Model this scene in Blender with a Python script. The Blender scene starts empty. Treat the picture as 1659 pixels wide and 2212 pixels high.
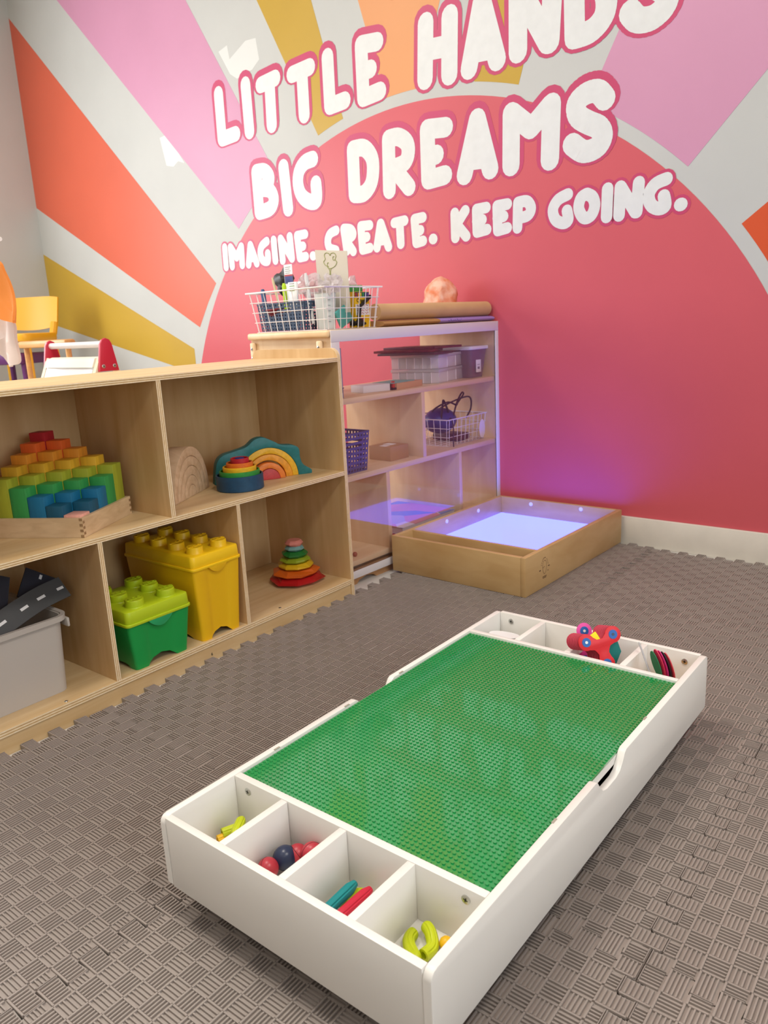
import bpy, bmesh, math, random
from mathutils import Vector, Matrix, noise
random.seed(7)
scene = bpy.context.scene
COL = scene.collection

# ------------------------------------------------------------------ camera
S = 0.82                                   # camera height in metres
F_PX, YAW, PITCH, ROLL = 1663.45, -0.6721, -0.2402, -0.0507
def cam_axes():
    ca, sa = math.cos(YAW), math.sin(YAW)
    fwd = Vector((sa*math.cos(PITCH), ca*math.cos(PITCH), math.sin(PITCH)))
    right = Vector((ca, -sa, 0)); up = right.cross(fwd)
    r = right*math.cos(ROLL) + up*math.sin(ROLL); u = -right*math.sin(ROLL) + up*math.cos(ROLL)
    return r, u, fwd
CR, CU, CF = cam_axes()
CAM = Vector((0, 0, S))
cd = bpy.data.cameras.new('camera'); co = bpy.data.objects.new('camera', cd); COL.objects.link(co)
co.matrix_world = Matrix(((CR.x, CU.x, -CF.x, CAM.x), (CR.y, CU.y, -CF.y, CAM.y), (CR.z, CU.z, -CF.z, CAM.z), (0, 0, 0, 1)))
cd.sensor_fit = 'HORIZONTAL'; cd.sensor_width = 36; cd.lens = 36*F_PX/1659; cd.clip_start = 0.02
cd.dof.use_dof = True; cd.dof.focus_distance = 1.45; cd.dof.aperture_fstop = 13.0
scene.camera = co

# ------------------------------------------------------------------ light
scene.view_settings.view_transform = 'Standard'; scene.view_settings.look = 'None'
scene.view_settings.gamma = 1; scene.view_settings.use_curve_mapping = False
scene.view_settings.exposure = 0.68
w = bpy.data.worlds.new('world'); scene.world = w; w.use_nodes = True
w.node_tree.nodes['Background'].inputs[0].default_value = (0.85, 0.93, 1, 1)
w.node_tree.nodes['Background'].inputs[1].default_value = 0.4
def area(name, loc, target, sx, sy, power, color):
    d = bpy.data.lights.new(name, 'AREA'); d.shape = 'RECTANGLE'; d.size = sx; d.size_y = sy; d.energy = power; d.color = color
    o = bpy.data.objects.new(name, d); COL.objects.link(o); o.location = loc
    o.rotation_euler = (Vector(target)-Vector(loc)).to_track_quat('-Z', 'Y').to_euler(); return o
area('daylight_left_window', (-4.95, 0.55, 1.65), (0, 0.75, 1.0), 2.2, 1.5, 50, (0.98, 0.98, 1.0))
area('daylight_rear_window', (0.6, -2.65, 1.6), (0.3, 1, 1.1), 2.4, 1.5, 1.5, (1.0, 0.97, 0.94))
area('daylight_right_window', (2.5, 0.6, 1.6), (0, 0.7, 0.9), 2.2, 1.5, 26, (0.86, 0.93, 1.0))

# ------------------------------------------------------------------ pixel helpers (frame 1659 x 2212)
YW = dict(G=0.0, T=-0.0141, S=-0.0049, W=-0.0356, B=-0.0421, L=-0.0374)
def rotz(p, a):
    c, s = math.cos(a), math.sin(a); return Vector((p[0]*c-p[1]*s, p[0]*s+p[1]*c, p[2]))
def ray(u, v): return CR*((u-829.5)/F_PX) - CU*((v-1106)/F_PX) + CF
def fz(u, v, z, fr='G'):
    d = ray(u, v); return rotz(CAM + d*((z-S)/d.z), -YW[fr])
def fx(u, v, x, fr='G'):
    d = rotz(ray(u, v), -YW[fr]); return CAM + d*(x/d.x)
def fy(u, v, y, fr='G'):
    d = rotz(ray(u, v), -YW[fr]); return CAM + d*(y/d.y)

# ------------------------------------------------------------------ materials
def lin(c):
    if isinstance(c, str):
        c = c.lstrip('#'); c = [int(c[i:i+2], 16)/255 for i in (0, 2, 4)]
    return tuple((x/12.92 if x <= 0.04045 else ((x+0.055)/1.055)**2.4) for x in c) + (1,)
MATS = {}
def mat(name, color, rough=0.5, spec=0.5, metal=0.0, var=0.0, vscale=8, bump=0.0, bscale=60, coat=0.0, emit=None, estr=0, sss=0):
    if name in MATS: return MATS[name]
    m = bpy.data.materials.new(name); m.use_nodes = True; nt = m.node_tree; b = nt.nodes['Principled BSDF']
    b.inputs['Base Color'].default_value = lin(color); b.inputs['Roughness'].default_value = rough
    b.inputs['Specular IOR Level'].default_value = spec; b.inputs['Metallic'].default_value = metal
    b.inputs['Coat Weight'].default_value = coat; b.inputs['Coat Roughness'].default_value = 0.04
    if sss: b.inputs['Subsurface Weight'].default_value = sss; b.inputs['Subsurface Radius'].default_value = (0.02, 0.012, 0.008)
    tc = nt.nodes.new('ShaderNodeTexCoord')
    if var:
        n = nt.nodes.new('ShaderNodeTexNoise'); n.inputs['Scale'].default_value = vscale; n.inputs['Detail'].default_value = 5
        nt.links.new(tc.outputs['Object'], n.inputs['Vector'])
        h = nt.nodes.new('ShaderNodeHueSaturation'); h.inputs['Color'].default_value = lin(color)
        mr = nt.nodes.new('ShaderNodeMapRange'); mr.inputs[1].default_value = 0.3; mr.inputs[2].default_value = 0.7
        mr.inputs[3].default_value = 1-var; mr.inputs[4].default_value = 1+var
        nt.links.new(n.outputs['Fac'], mr.inputs[0]); nt.links.new(mr.outputs[0], h.inputs['Value'])
        nt.links.new(h.outputs[0], b.inputs['Base Color'])
    if bump:
        n = nt.nodes.new('ShaderNodeTexNoise'); n.inputs['Scale'].default_value = bscale; n.inputs['Detail'].default_value = 3
        nt.links.new(tc.outputs['Object'], n.inputs['Vector'])
        bp = nt.nodes.new('ShaderNodeBump'); bp.inputs['Strength'].default_value = bump; bp.inputs['Distance'].default_value = 0.002
        nt.links.new(n.outputs['Fac'], bp.inputs['Height']); nt.links.new(bp.outputs[0], b.inputs['Normal'])
    if emit:
        b.inputs['Emission Color'].default_value = lin(emit); b.inputs['Emission Strength'].default_value = estr
    MATS[name] = m; return m
def wood(name, c1, c2, stretch=(40, 2.5, 2.5), rough=0.42, bump=0.05, spec=0.45):
    """grain runs along the axes with the small stretch values"""
    if name in MATS: return MATS[name]
    m = bpy.data.materials.new(name); m.use_nodes = True; nt = m.node_tree; b = nt.nodes['Principled BSDF']
    tc = nt.nodes.new('ShaderNodeTexCoord'); mp = nt.nodes.new('ShaderNodeMapping'); mp.inputs['Scale'].default_value = stretch
    nt.links.new(tc.outputs['Object'], mp.inputs[0])
    n = nt.nodes.new('ShaderNodeTexNoise'); n.inputs['Scale'].default_value = 2.2; n.inputs['Detail'].default_value = 6; n.inputs['Distortion'].default_value = 0.6
    nt.links.new(mp.outputs[0], n.inputs[0])
    n2 = nt.nodes.new('ShaderNodeTexNoise'); n2.inputs['Scale'].default_value = 5; n2.inputs['Detail'].default_value = 3
    nt.links.new(tc.outputs['Object'], n2.inputs[0])
    mx = nt.nodes.new('ShaderNodeMath'); mx.operation = 'MULTIPLY_ADD'; mx.inputs[1].default_value = 0.35
    nt.links.new(n2.outputs['Fac'], mx.inputs[0]); nt.links.new(n.outputs['Fac'], mx.inputs[2])
    r = nt.nodes.new('ShaderNodeValToRGB'); r.color_ramp.elements[0].position = 0.45; r.color_ramp.elements[1].position = 0.9
    r.color_ramp.elements[0].color = lin(c1); r.color_ramp.elements[1].color = lin(c2)
    nt.links.new(mx.outputs[0], r.inputs[0]); nt.links.new(r.outputs[0], b.inputs['Base Color'])
    bp = nt.nodes.new('ShaderNodeBump'); bp.inputs['Strength'].default_value = bump; bp.inputs['Distance'].default_value = 0.001
    nt.links.new(n.outputs['Fac'], bp.inputs['Height']); nt.links.new(bp.outputs[0], b.inputs['Normal'])
    b.inputs['Roughness'].default_value = rough; b.inputs['Specular IOR Level'].default_value = spec
    MATS[name] = m; return m
def clear(name, tint, gloss=1.0, rough=0.03, body=0.0, body_col='#ffffff'):
    """thin clear sheet: see-through, fresnel reflection, a little milky body"""
    if name in MATS: return MATS[name]
    m = bpy.data.materials.new(name); m.use_nodes = True; nt = m.node_tree; nt.nodes.clear()
    out = nt.nodes.new('ShaderNodeOutputMaterial'); t = nt.nodes.new('ShaderNodeBsdfTransparent'); t.inputs[0].default_value = lin(tint)
    g = nt.nodes.new('ShaderNodeBsdfGlossy'); g.inputs['Roughness'].default_value = rough
    f = nt.nodes.new('ShaderNodeLayerWeight'); f.inputs[0].default_value = 0.5          # Schlick reflection, the same from both sides
    pw = nt.nodes.new('ShaderNodeMath'); pw.operation = 'POWER'; pw.inputs[1].default_value = 5; nt.links.new(f.outputs['Facing'], pw.inputs[0])
    sm = nt.nodes.new('ShaderNodeMath'); sm.operation = 'MULTIPLY_ADD'; sm.inputs[1].default_value = 0.96; sm.inputs[2].default_value = 0.04; nt.links.new(pw.outputs[0], sm.inputs[0])
    mu = nt.nodes.new('ShaderNodeMath'); mu.operation = 'MULTIPLY'; mu.inputs[1].default_value = gloss; mu.use_clamp = True
    nt.links.new(sm.outputs[0], mu.inputs[0])
    d = nt.nodes.new('ShaderNodeBsdfDiffuse'); d.inputs[0].default_value = lin(body_col)
    m1 = nt.nodes.new('ShaderNodeMixShader'); m1.inputs[0].default_value = body
    nt.links.new(t.outputs[0], m1.inputs[1]); nt.links.new(d.outputs[0], m1.inputs[2])
    m2 = nt.nodes.new('ShaderNodeMixShader'); nt.links.new(mu.outputs[0], m2.inputs[0])
    nt.links.new(m1.outputs[0], m2.inputs[1]); nt.links.new(g.outputs[0], m2.inputs[2]); nt.links.new(m2.outputs[0], out.inputs[0])
    MATS[name] = m; return m

PW = mat('white_laminate', '#ebe8e1', 0.32, 0.5)
BIRCH_Y = wood('birch_board_long', '#ceab77', '#e4c99b', (14, 1.2, 14))           # grain along y
BIRCH_Z = wood('birch_panel_upright', '#c7a06c', '#dcbb8a', (10, 10, 1.0))        # grain along z
BIRCH_X = wood('birch_board_short', '#c39a5c', '#dcb981', (1.2, 14, 14))
CREAM = wood('birch_pale', '#dcc48a', '#ead9a8', (10, 10, 1.0))
PLY_L = wood('ply_edge_light', '#ecd3a6', '#f6e6c8', (60, 60, 60), 0.6)
PLY_D = wood('ply_edge_dark', '#bb9762', '#d2b07c', (40, 40, 40), 0.7)
BEECH = wood('light_box_beech', '#b8935f', '#c8a674', (3, 3, 9), 0.4)
MAPLE = wood('tall_shelf_maple', '#e3bf92', '#efd3ab', (9, 9, 1.0), 0.4)
MAPLE_Y = wood('tall_shelf_maple_long', '#e0bb8e', '#ecd0a8', (9, 1.0, 9), 0.38)
RAWWOOD = wood('raw_toy_wood', '#c2a07a', '#dcbf9c', (3, 26, 26), 0.6)
BLACK = mat('black_plastic', '#161514', 0.45)
STEEL = mat('screw_steel', '#c9c9c4', 0.28, metal=1.0)
WHITE = mat('white_plastic', '#eeeeee', 0.35)

# ------------------------------------------------------------------ object helpers
BASE = {}
def _link(o):
    COL.objects.link(o); return o
def tag(o, label=None, cat=None, group=None, kind=None):
    if label: o['label'] = label
    if cat: o['category'] = cat
    if group: o['group'] = group
    if kind: o['kind'] = kind
    return o
def thing(name, label, cat, base, fr='G', group=None):
    o = _link(bpy.data.objects.new(name, None)); o.empty_display_size = 0.05
    o.location = rotz(base, YW[fr]); o.rotation_euler = (0, 0, YW[fr]); BASE[o.name] = Vector(base)
    return tag(o, label, cat, group)
def mesh_of(bm, mats, name, smooth=True, ang=32):
    bmesh.ops.recalc_face_normals(bm, faces=bm.faces)
    me = bpy.data.meshes.new(name); bm.to_mesh(me); bm.free()
    for m in (mats if isinstance(mats, (list, tuple)) else [mats]): me.materials.append(m)
    if smooth and len(me.polygons):
        me.polygons.foreach_set('use_smooth', [True]*len(me.polygons)); me.set_sharp_from_angle(angle=math.radians(ang))
    return me
def part(name, bm, mats, parent, label=None, kind=None, smooth=True):
    b = BASE[parent.name]; bmesh.ops.translate(bm, vec=-b, verts=bm.verts)
    o = _link(bpy.data.objects.new(name, mesh_of(bm, mats, name, smooth))); o.parent = parent; BASE[o.name] = b
    return tag(o, label, None, None, kind)
def solo(name, bm, mats, label, cat, base, fr='G', group=None, kind=None, smooth=True):
    bmesh.ops.translate(bm, vec=-Vector(base), verts=bm.verts)
    o = _link(bpy.data.objects.new(name, mesh_of(bm, mats, name, smooth)))
    o.location = rotz(base, YW[fr]); o.rotation_euler = (0, 0, YW[fr]); BASE[o.name] = Vector(base)
    return tag(o, label, cat, group, kind)
def copy_part(o, parent, offset):
    c = _link(o.copy()); c.parent = parent; c.location = o.location + Vector(offset); BASE[c.name] = BASE[o.name]; return c

# ------------------------------------------------------------------ mesh helpers
def BM(): return bmesh.new()
def merge(bm, src):
    me = bpy.data.meshes.new('tmp'); src.to_mesh(me); src.free(); bm.from_mesh(me); bpy.data.meshes.remove(me); return bm
def box(bm, a, b, bev=0, mi=0, seg=2, M=None):
    t = BM(); r = bmesh.ops.create_cube(t, size=1)
    for v in t.verts: v.co = Vector((a[i] + (b[i]-a[i])*(v.co[i]+0.5) for i in range(3)))
    if bev: bmesh.ops.bevel(t, geom=t.edges[:], offset=bev, segments=seg, profile=0.5, affect='EDGES')
    for f in t.faces: f.material_index = mi
    if M is not None: bmesh.ops.transform(t, matrix=M, verts=t.verts)
    return merge(bm, t)
def prism(bm, pts, axis, c0, c1, mi=0, M=None, bev=0):
    def mk(p, c): return Vector((c, p[0], p[1])) if axis == 'x' else (Vector((p[0], c, p[1])) if axis == 'y' else Vector((p[0], p[1], c)))
    t = BM(); A = [t.verts.new(mk(p, c0)) for p in pts]; B = [t.verts.new(mk(p, c1)) for p in pts]; n = len(pts)
    fa = [t.faces.new(A), t.faces.new(B[::-1])]
    for i in range(n): t.faces.new((A[i], A[(i+1) % n], B[(i+1) % n], B[i]))
    bmesh.ops.recalc_face_normals(t, faces=t.faces)
    if bev:
        es = list({e for f in fa for e in f.edges}); bmesh.ops.bevel(t, geom=es, offset=bev, segments=2, profile=0.5, affect='EDGES')
    for f in t.faces: f.material_index = mi
    if M is not None: bmesh.ops.transform(t, matrix=M, verts=t.verts)
    return merge(bm, t)
def tube(bm, pts, r, n=8, mi=0, closed=False):
    pts = [Vector(p) for p in pts]; k = len(pts); rs = r if isinstance(r, (list, tuple)) else [r]*k
    rings = []; ref = None
    for i, p in enumerate(pts):
        a = pts[i-1] if (i > 0 or closed) else p; b = pts[(i+1) % k] if (i < k-1 or closed) else p
        d = (b-a).normalized() if (b-a).length > 1e-9 else Vector((0, 0, 1))
        if ref is None: ref = d.orthogonal().normalized()
        ref = (ref - d*ref.dot(d)); ref = ref.normalized() if ref.length > 1e-6 else d.orthogonal().normalized()
        q = d.cross(ref)
        rings.append([bm.verts.new(p + (ref*math.cos(t*2*math.pi/n) + q*math.sin(t*2*math.pi/n))*rs[i]) for t in range(n)])
    for i in range(k if closed else k-1):
        A, B = rings[i], rings[(i+1) % k]
        for t in range(n):
            f = bm.faces.new((A[t], A[(t+1) % n], B[(t+1) % n], B[t])); f.material_index = mi
    if not closed:
        for R in (rings[0][::-1], rings[-1]):
            f = bm.faces.new(R); f.material_index = mi
    return bm
def lathe(bm, prof, c, n=24, mi=0, cap=True):
    rings = [[bm.verts.new(Vector(c) + Vector((r*math.cos(t*2*math.pi/n), r*math.sin(t*2*math.pi/n), z))) for t in range(n)] for r, z in prof]
    for A, B in zip(rings, rings[1:]):
        for t in range(n): bm.faces.new((A[t], A[(t+1) % n], B[(t+1) % n], B[t])).material_index = mi
    if cap:
        bm.faces.new(rings[0][::-1]).material_index = mi; bm.faces.new(rings[-1]).material_index = mi
    return bm
def sphere(bm, c, r, mi=0, u=24, v=14, M=None):
    t = BM(); bmesh.ops.create_uvsphere(t, u_segments=u, v_segments=v, radius=r)
    if M is not None: bmesh.ops.transform(t, matrix=M, verts=t.verts)
    bmesh.ops.translate(t, vec=Vector(c), verts=t.verts)
    for f in t.faces: f.material_index = mi
    return merge(bm, t)
def ply(bm, a, b, axis, n=5):
    """laminated board: outer faces slot 0, edges alternate slots 1 and 2"""
    ax = 'xyz'.index(axis)
    for k in range(n):
        lo, hi = list(a), list(b)
        lo[ax] = a[ax] + (b[ax]-a[ax])*k/n; hi[ax] = a[ax] + (b[ax]-a[ax])*(k+1)/n
        t = BM(); bmesh.ops.create_cube(t, size=1)
        for v in t.verts: v.co = Vector((lo[i] + (hi[i]-lo[i])*(v.co[i]+0.5) for i in range(3)))
        t.normal_update(); kill = []
        for f in t.faces:
            if abs(f.normal[ax]) > 0.9:
                up = f.normal[ax] > 0
                if (up and k == n-1) or (not up and k == 0): f.material_index = 0
                else: kill.append(f)
            else: f.material_index = 1 + k % 2
        bmesh.ops.delete(t, geom=kill, context='FACES'); merge(bm, t)
    return bm
def rrect(x0, x1, y0, y1, r, n=4):
    P = []
    for cx, cy, a0 in ((x1-r, y1-r, 0), (x0+r, y1-r, 90), (x0+r, y0+r, 180), (x1-r, y0+r, 270)):
        for i in range(n+1):
            a = math.radians(a0+90*i/n); P.append((cx+r*math.cos(a), cy+r*math.sin(a)))
    return P
def smooth_line(pts, k=6, closed=False):
    pts = [Vector(p) for p in pts]; n = len(pts); out = []
    if n < 3: return pts
    for i in range(n if closed else n-1):
        g = lambda j: pts[j % n] if closed else pts[max(0, min(n-1, j))]
        p0, p1, p2, p3 = g(i-1), g(i), g(i+1), g(i+2)
        for s in range(k):
            t = s/k; out.append(0.5*((2*p1)+(p2-p0)*t+(2*p0-5*p1+4*p2-p3)*t*t+(3*p1-p0-3*p2+p3)*t**3))
    if not closed: out.append(pts[-1])
    return out
def text_bm(body, size, extrude=0.0004, align='CENTER', bold=0.0):
    cu = bpy.data.curves.new('txt', 'FONT'); cu.body = body; cu.size = size; cu.extrude = extrude; cu.align_x = align; cu.align_y = 'CENTER'
    cu.offset = bold; cu.resolution_u = 3
    o = bpy.data.objects.new('txt', cu); COL.objects.link(o); bpy.context.view_layer.update()
    me = bpy.data.meshes.new_from_object(o); bm = BM(); bm.from_mesh(me)
    bpy.data.objects.remove(o); bpy.data.curves.remove(cu); bpy.data.meshes.remove(me); return bm
def place(bm, o, ux, uy):
    """move a flat mesh from the xy plane to origin o with axes ux, uy"""
    ux = Vector(ux).normalized(); uy = Vector(uy).normalized(); n = ux.cross(uy)
    M = Matrix(((ux.x, uy.x, n.x, o[0]), (ux.y, uy.y, n.y, o[1]), (ux.z, uy.z, n.z, o[2]), (0, 0, 0, 1)))
    bmesh.ops.transform(bm, matrix=M, verts=bm.verts); return bm

# ================================================================== SETTING
FLOOR_Z = -0.012
WY, WX = 2.6378, -5.06                       # mural wall and left wall planes (wall frame)
HC = 3.0
WALLM = mat('wall_paint_white', '#bdbfbb', 0.5, 0.4, var=0.03, vscale=3, bump=0.06, bscale=90)
HARD = mat('hard_floor_white', '#d8d5ce', 0.45, var=0.05)
MATM = mat('foam_mat_taupe', '#978c84', 0.48, 0.5, var=0.06, vscale=5, bump=0.08, bscale=400)
CEILM = mat('ceiling_white', '#e6e3dc', 0.8)

bm = BM(); box(bm, (-5.6, -3.2, FLOOR_Z-0.05), (3.0, 3.2, FLOOR_Z))
floor = solo('floor', bm, HARD, 'pale hard floor under the taupe foam mats', None, (0, 0, 0), kind='structure')
def setting(name, bm, m, label=None, fr='W'):
    o = solo(name, bm, m, label, None, (0, 0, 0), fr, kind='structure'); return o
TH = 0.12
bm = BM(); box(bm, (WX-TH, WY, FLOOR_Z), (2.7, WY+TH, HC))
wall_back = setting('wall_back', bm, WALLM, 'white wall painted with a sunburst mural and lettering')
def wall_with_hole(name, axis, c0, c1, a0, a1, h0, h1, z0, z1):
    bm = BM()
    def b(p0, p1, q0, q1):
        if axis == 'x': box(bm, (c0, p0, q0), (c1, p1, q1))
        else: box(bm, (p0, c0, q0), (p1, c1, q1))
    b(a0, h0, FLOOR_Z, HC); b(h1, a1, FLOOR_Z, HC); b(h0, h1, FLOOR_Z, z0); b(h0, h1, z1, HC)
    return setting(name, bm, WALLM if name == 'wall_left' else mat('wall_paint_greige', '#a9a297', 0.6, var=0.03))
def window(n, axis, c, h0, h1, z0, z1):
    bm = BM(); fw, fd = 0.05, 0.04
    def b(p0, p1, q0, q1):
        if axis == 'x': box(bm, (c-fd, p0, q0), (c+fd, p1, q1), 0.004)
        else: box(bm, (p0, c-fd, q0), (p1, c+fd, q1), 0.004)
    b(h0, h0+fw, z0, z1); b(h1-fw, h1, z0, z1); b(h0+fw, h1-fw, z0, z0+fw); b(h0+fw, h1-fw, z1-fw, z1)
    mid = (h0+h1)/2; b(mid-fw/2, mid+fw/2, z0+fw, z1-fw)
    o = setting('window_%d' % n, bm, WHITE, 'white framed window')
    for p0, p1 in ((h0+fw, mid-fw/2), (mid+fw/2, h1-fw)):
        bm = BM(); lo, hi = (c-0.003, p0, z0+fw), (c+0.003, p1, z1-fw)
        if axis == 'y': lo, hi = (p0, c-0.003, z0+fw), (p1, c+0.003, z1-fw)
        box(bm, lo, hi); part('pane', bm, clear('window_glass', '#f4faff'), o)
wall_with_hole('wall_left', 'x', WX-TH, WX, -2.8, WY, -0.7, 1.65, 0.85, 2.45); window(1, 'x', WX-0.06, -0.7, 1.65, 0.85, 2.45)
wall_with_hole('wall_right', 'x', 2.6, 2.6+TH, -2.8, WY, -0.4, 1.7, 0.9, 2.4); window(2, 'x', 2.66, -0.4, 1.7, 0.9, 2.4)
wall_with_hole('wall_front', 'y', -2.8-TH, -2.8, WX, 2.6, -0.6, 1.8, 0.9, 2.4); window(3, 'y', -2.86, -0.6, 1.8, 0.9, 2.4)
bm = BM(); box(bm, (WX-TH, -2.92, HC), (2.72, WY+TH, HC+0.1)); setting('ceiling', bm, CEILM)
BBM = mat('baseboard_paint', '#dcd5c8', 0.4, var=0.04, vscale=14)
def bboard(name, a, b):
    bm = BM(); box(bm, a, b, 0.003); return setting(name, bm, BBM)
bboard('baseboard_back', (WX, WY-0.012, FLOOR_Z), (2.6, WY, 0.0947))
bboard('baseboard_left', (WX, -2.8, FLOOR_Z), (WX+0.012, WY-0.012, 0.0947))
bboard('baseboard_right', (2.588, -2.8, FLOOR_Z), (2.6, WY-0.012, 0.0947))

# ceiling lamps (the room's own light)
LAMPM = mat('lamp_diffuser', '#ffffff', 0.6, emit='#fff3e2', estr=1.7)
for k, (x, y) in enumerate(((-3.4, 0.6), (-1.4, 0.6), (0.7, 0.6), (-3.4, -1.3), (-1.4, -1.3), (0.7, -1.3))):
    t = thing('ceiling_light', 'square ceiling light panel outside the picture', 'lamp', (x, y, HC), 'W', 'ceiling light panels')
    bm = BM()
    for a, b in (((x-.32, y-.32, HC-.03), (x+.32, y-.28, HC)), ((x-.32, y+.28, HC-.03), (x+.32, y+.32, HC)), ((x-.32, y-.28, HC-.03), (x-.28, y+.28, HC)), ((x+.28, y-.28, HC-.03), (x+.32, y+.28, HC))): box(bm, a, b)
    part('frame', bm, WHITE, t)
    bm = BM(); box(bm, (x-.28, y-.28, HC-.02), (x+.28, y+.28, HC-.012)); part('diffuser', bm, LAMPM, t)
    p = rotz((x, y, HC-0.035), YW['W']); area('ceiling_lamp_light', p, p-Vector((0, 0, 1)), 0.56, 0.56, 17.5 if k < 3 else 3, (1.0, 0.95, 0.87))

# ------------------------------------------------------------------ foam tiles
TS, NT, DT = 0.61, 20, 0.026
def tile_mesh():
    c = TS/NT; g = 0.0008; dv = 0.0012
    def side(k, tooth):   # (along, out) points of one cell on a side
        a, b = k*c, (k+1)*c
        if tooth: return [(a+g+dv, -DT/2), (a+g-dv*0.4, DT/2-0.003), (a+g+0.003, DT/2-g), (b-g-0.003, DT/2-g), (b-g+dv*0.4, DT/2-0.003), (b-g-dv, -DT/2)]
        return []
    P = []
    def run(par, f):
        pts = []
        for k in range(1, NT-1):
            if k % 2 == par: pts += side(k, True)
        P.extend(f(a, o) for a, o in [(g, -g), (c-g, -g), (c-g, -DT/2)] + pts + [(TS-c+g, -DT/2), (TS-c+g, -g), (TS-g, -g)])
    run(0, lambda a, o: (a, -o)); run(1, lambda a, o: (TS+o, a))
    P2 = P; P = []
    pts3 = []
    for k in range(NT-2, 0, -1):
        if k % 2 == 1: pts3 += [(p[0], p[1]) for p in reversed(side(k, True))]
    P2 += [(a, TS+o) for a, o in [(TS-g, -g), (TS-c+g, -g), (TS-c+g, -DT/2)] + pts3 + [(c-g, -DT/2), (c-g, -g), (g, -g)]]
    pts4 = []
    for k in range(NT-2, 0, -1):
        if k % 2 == 0: pts4 += [(p[0], p[1]) for p in reversed(side(k, True))]
    P2 += [(-o, a) for a, o in [(TS-g, -g), (TS-c+g, -g), (TS-c+g, -DT/2)] + pts4 + [(c-g, -DT/2), (c-g, -g), (g, -g)]]
    # drop doubles
    Q = []
    for p in P2:
        if not Q or (abs(p[0]-Q[-1][0])+abs(p[1]-Q[-1][1])) > 1e-6: Q.append(p)
    if abs(Q[0][0]-Q[-1][0])+abs(Q[0][1]-Q[-1][1]) < 1e-6: Q.pop()
    bm = BM(); low = -0.0030; prism(bm, Q, 'z', FLOOR_Z, low)
    V, Fc = [], []
    def strip(x0, x1, y0, y1):   # raised rib with sloped flanks
        if x1-x0 < 0.001 or y1-y0 < 0.001: return
        e = 0.0003; b = len(V)
        V.extend([(x0, y0, low), (x1, y0, low), (x1, y1, low), (x0, y1, low), (x0+e, y0+e, 0), (x1-e, y0+e, 0), (x1-e, y1-e, 0), (x0+e, y1-e, 0)])
        Fc.extend([(b+4, b+5, b+6, b+7), (b, b+1, b+5, b+4), (b+1, b+2, b+6, b+5), (b+2, b+3, b+7, b+6), (b+3, b, b+4, b+7)])
    lw = 0.0032; rw = 0.0026
    for i in range(NT):
        for j in range(NT):
            x0, x1, y0, y1 = i*c, (i+1)*c, j*c, (j+1)*c; s = DT/2
            if i == 0: x0 = -s+0.001 if (j % 2 == 0 and 0 < j < NT-1) else (s if 0 < j < NT-1 else 0)
            if i == NT-1: x1 = TS+s-0.001 if (j % 2 == 1 and 0 < j < NT-1) else (TS-s if 0 < j < NT-1 else TS)
            if j == 0: y0 = -s+0.001 if (i % 2 == 0 and 0 < i < NT-1) else (s if 0 < i < NT-1 else 0)
            if j == NT-1: y1 = TS+s-0.001 if (i % 2 == 1 and 0 < i < NT-1) else (TS-s if 0 < i < NT-1 else TS)
            if i in (0, NT-1) : y0 += 0.0015; y1 -= 0.0015
            if j in (0, NT-1) : x0 += 0.0015; x1 -= 0.0015
            strip(x0-(lw/2 if i else 0), x0+lw/2, y0, y1)
            if i == NT-1: strip(x1-lw/2, x1, y0, y1)
            strip(x0+lw/2, x1-lw/2, y0-(lw/2 if j else 0), y0+lw/2)
            if j == NT-1: strip(x0+lw/2, x1-lw/2, y1-lw/2, y1)
            if (i+j) % 2:
                q = max(1, round((y1-y0)/c*5))
                for k in range(1, q):
                    y = y0+lw/4+(y1-y0-lw/2)*k/q; strip(x0+lw/2, x1-lw/2, y-rw/2, y+rw/2)
            else:
                q = max(1, round((x1-x0)/c*5))
                for k in range(1, q):
                    x = x0+lw/4+(x1-x0-lw/2)*k/q; strip(x-rw/2, x+rw/2, y0+lw/2, y1-lw/2)
    t = bpy.data.meshes.new('t'); t.from_pydata(V, [], Fc); bm.from_mesh(t); bpy.data.meshes.remove(t)
    return mesh_of(bm, MATM, 'foam_tile', smooth=False)
TILE = tile_mesh()
GX, GY = -0.2736, 0.8366
for i in range(-2, 3):
    for j in range(-3, 3):
        o = _link(bpy.data.objects.new('foam_tile', TILE)); o.parent = floor
        x, y = GX+i*TS, GY+j*TS
        if i == -2: o.scale.x = 1.0355; x -= 0.0355*TS         # the mats are pushed up to the shelf
        o.location = (x, y, 0)
        if j == 2:
            edge = 2.6395-0.0356*(x+TS)-0.012-0.016; o.scale.y = (edge-y)/TS

# ------------------------------------------------------------------ mural
def wp(u, v): p = fy(u, v, WY, 'W'); return (p.x, p.z)
SUNC, SUNR = (-2.043, 0.073), 1.58
def paint(name, hexcol, rough=0.42): return mat(name, hexcol, rough, 0.45, var=0.035, vscale=2.5, bump=0.05, bscale=70)
M_SUN = paint('mural_coral', '#ca5760'); M_PINK = paint('mural_pink', '#c98fac'); M_ORAN = paint('mural_orange', '#cf6045')
M_PEACH = paint('mural_peach', '#da965e'); M_YEL = paint('mural_mustard', '#bb982e'); M_RUST = paint('mural_rust', '#cf5128')
M_LET = mat('mural_letter_white', '#d9dcda', 0.4, 0.45, var=0.03, vscale=30, bump=0.1, bscale=60); M_OUT = paint('mural_letter_outline', '#bf3f68')
M_PATCH = mat('wall_touch_up_white', '#d6d8d4', 0.4)
def flat(name, pts, d, m, label=None):
    bm = BM(); prism(bm, pts, 'y', WY-d, WY-d+0.0004); return part(name, bm, m, wall_back, label, smooth=False)
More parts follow.
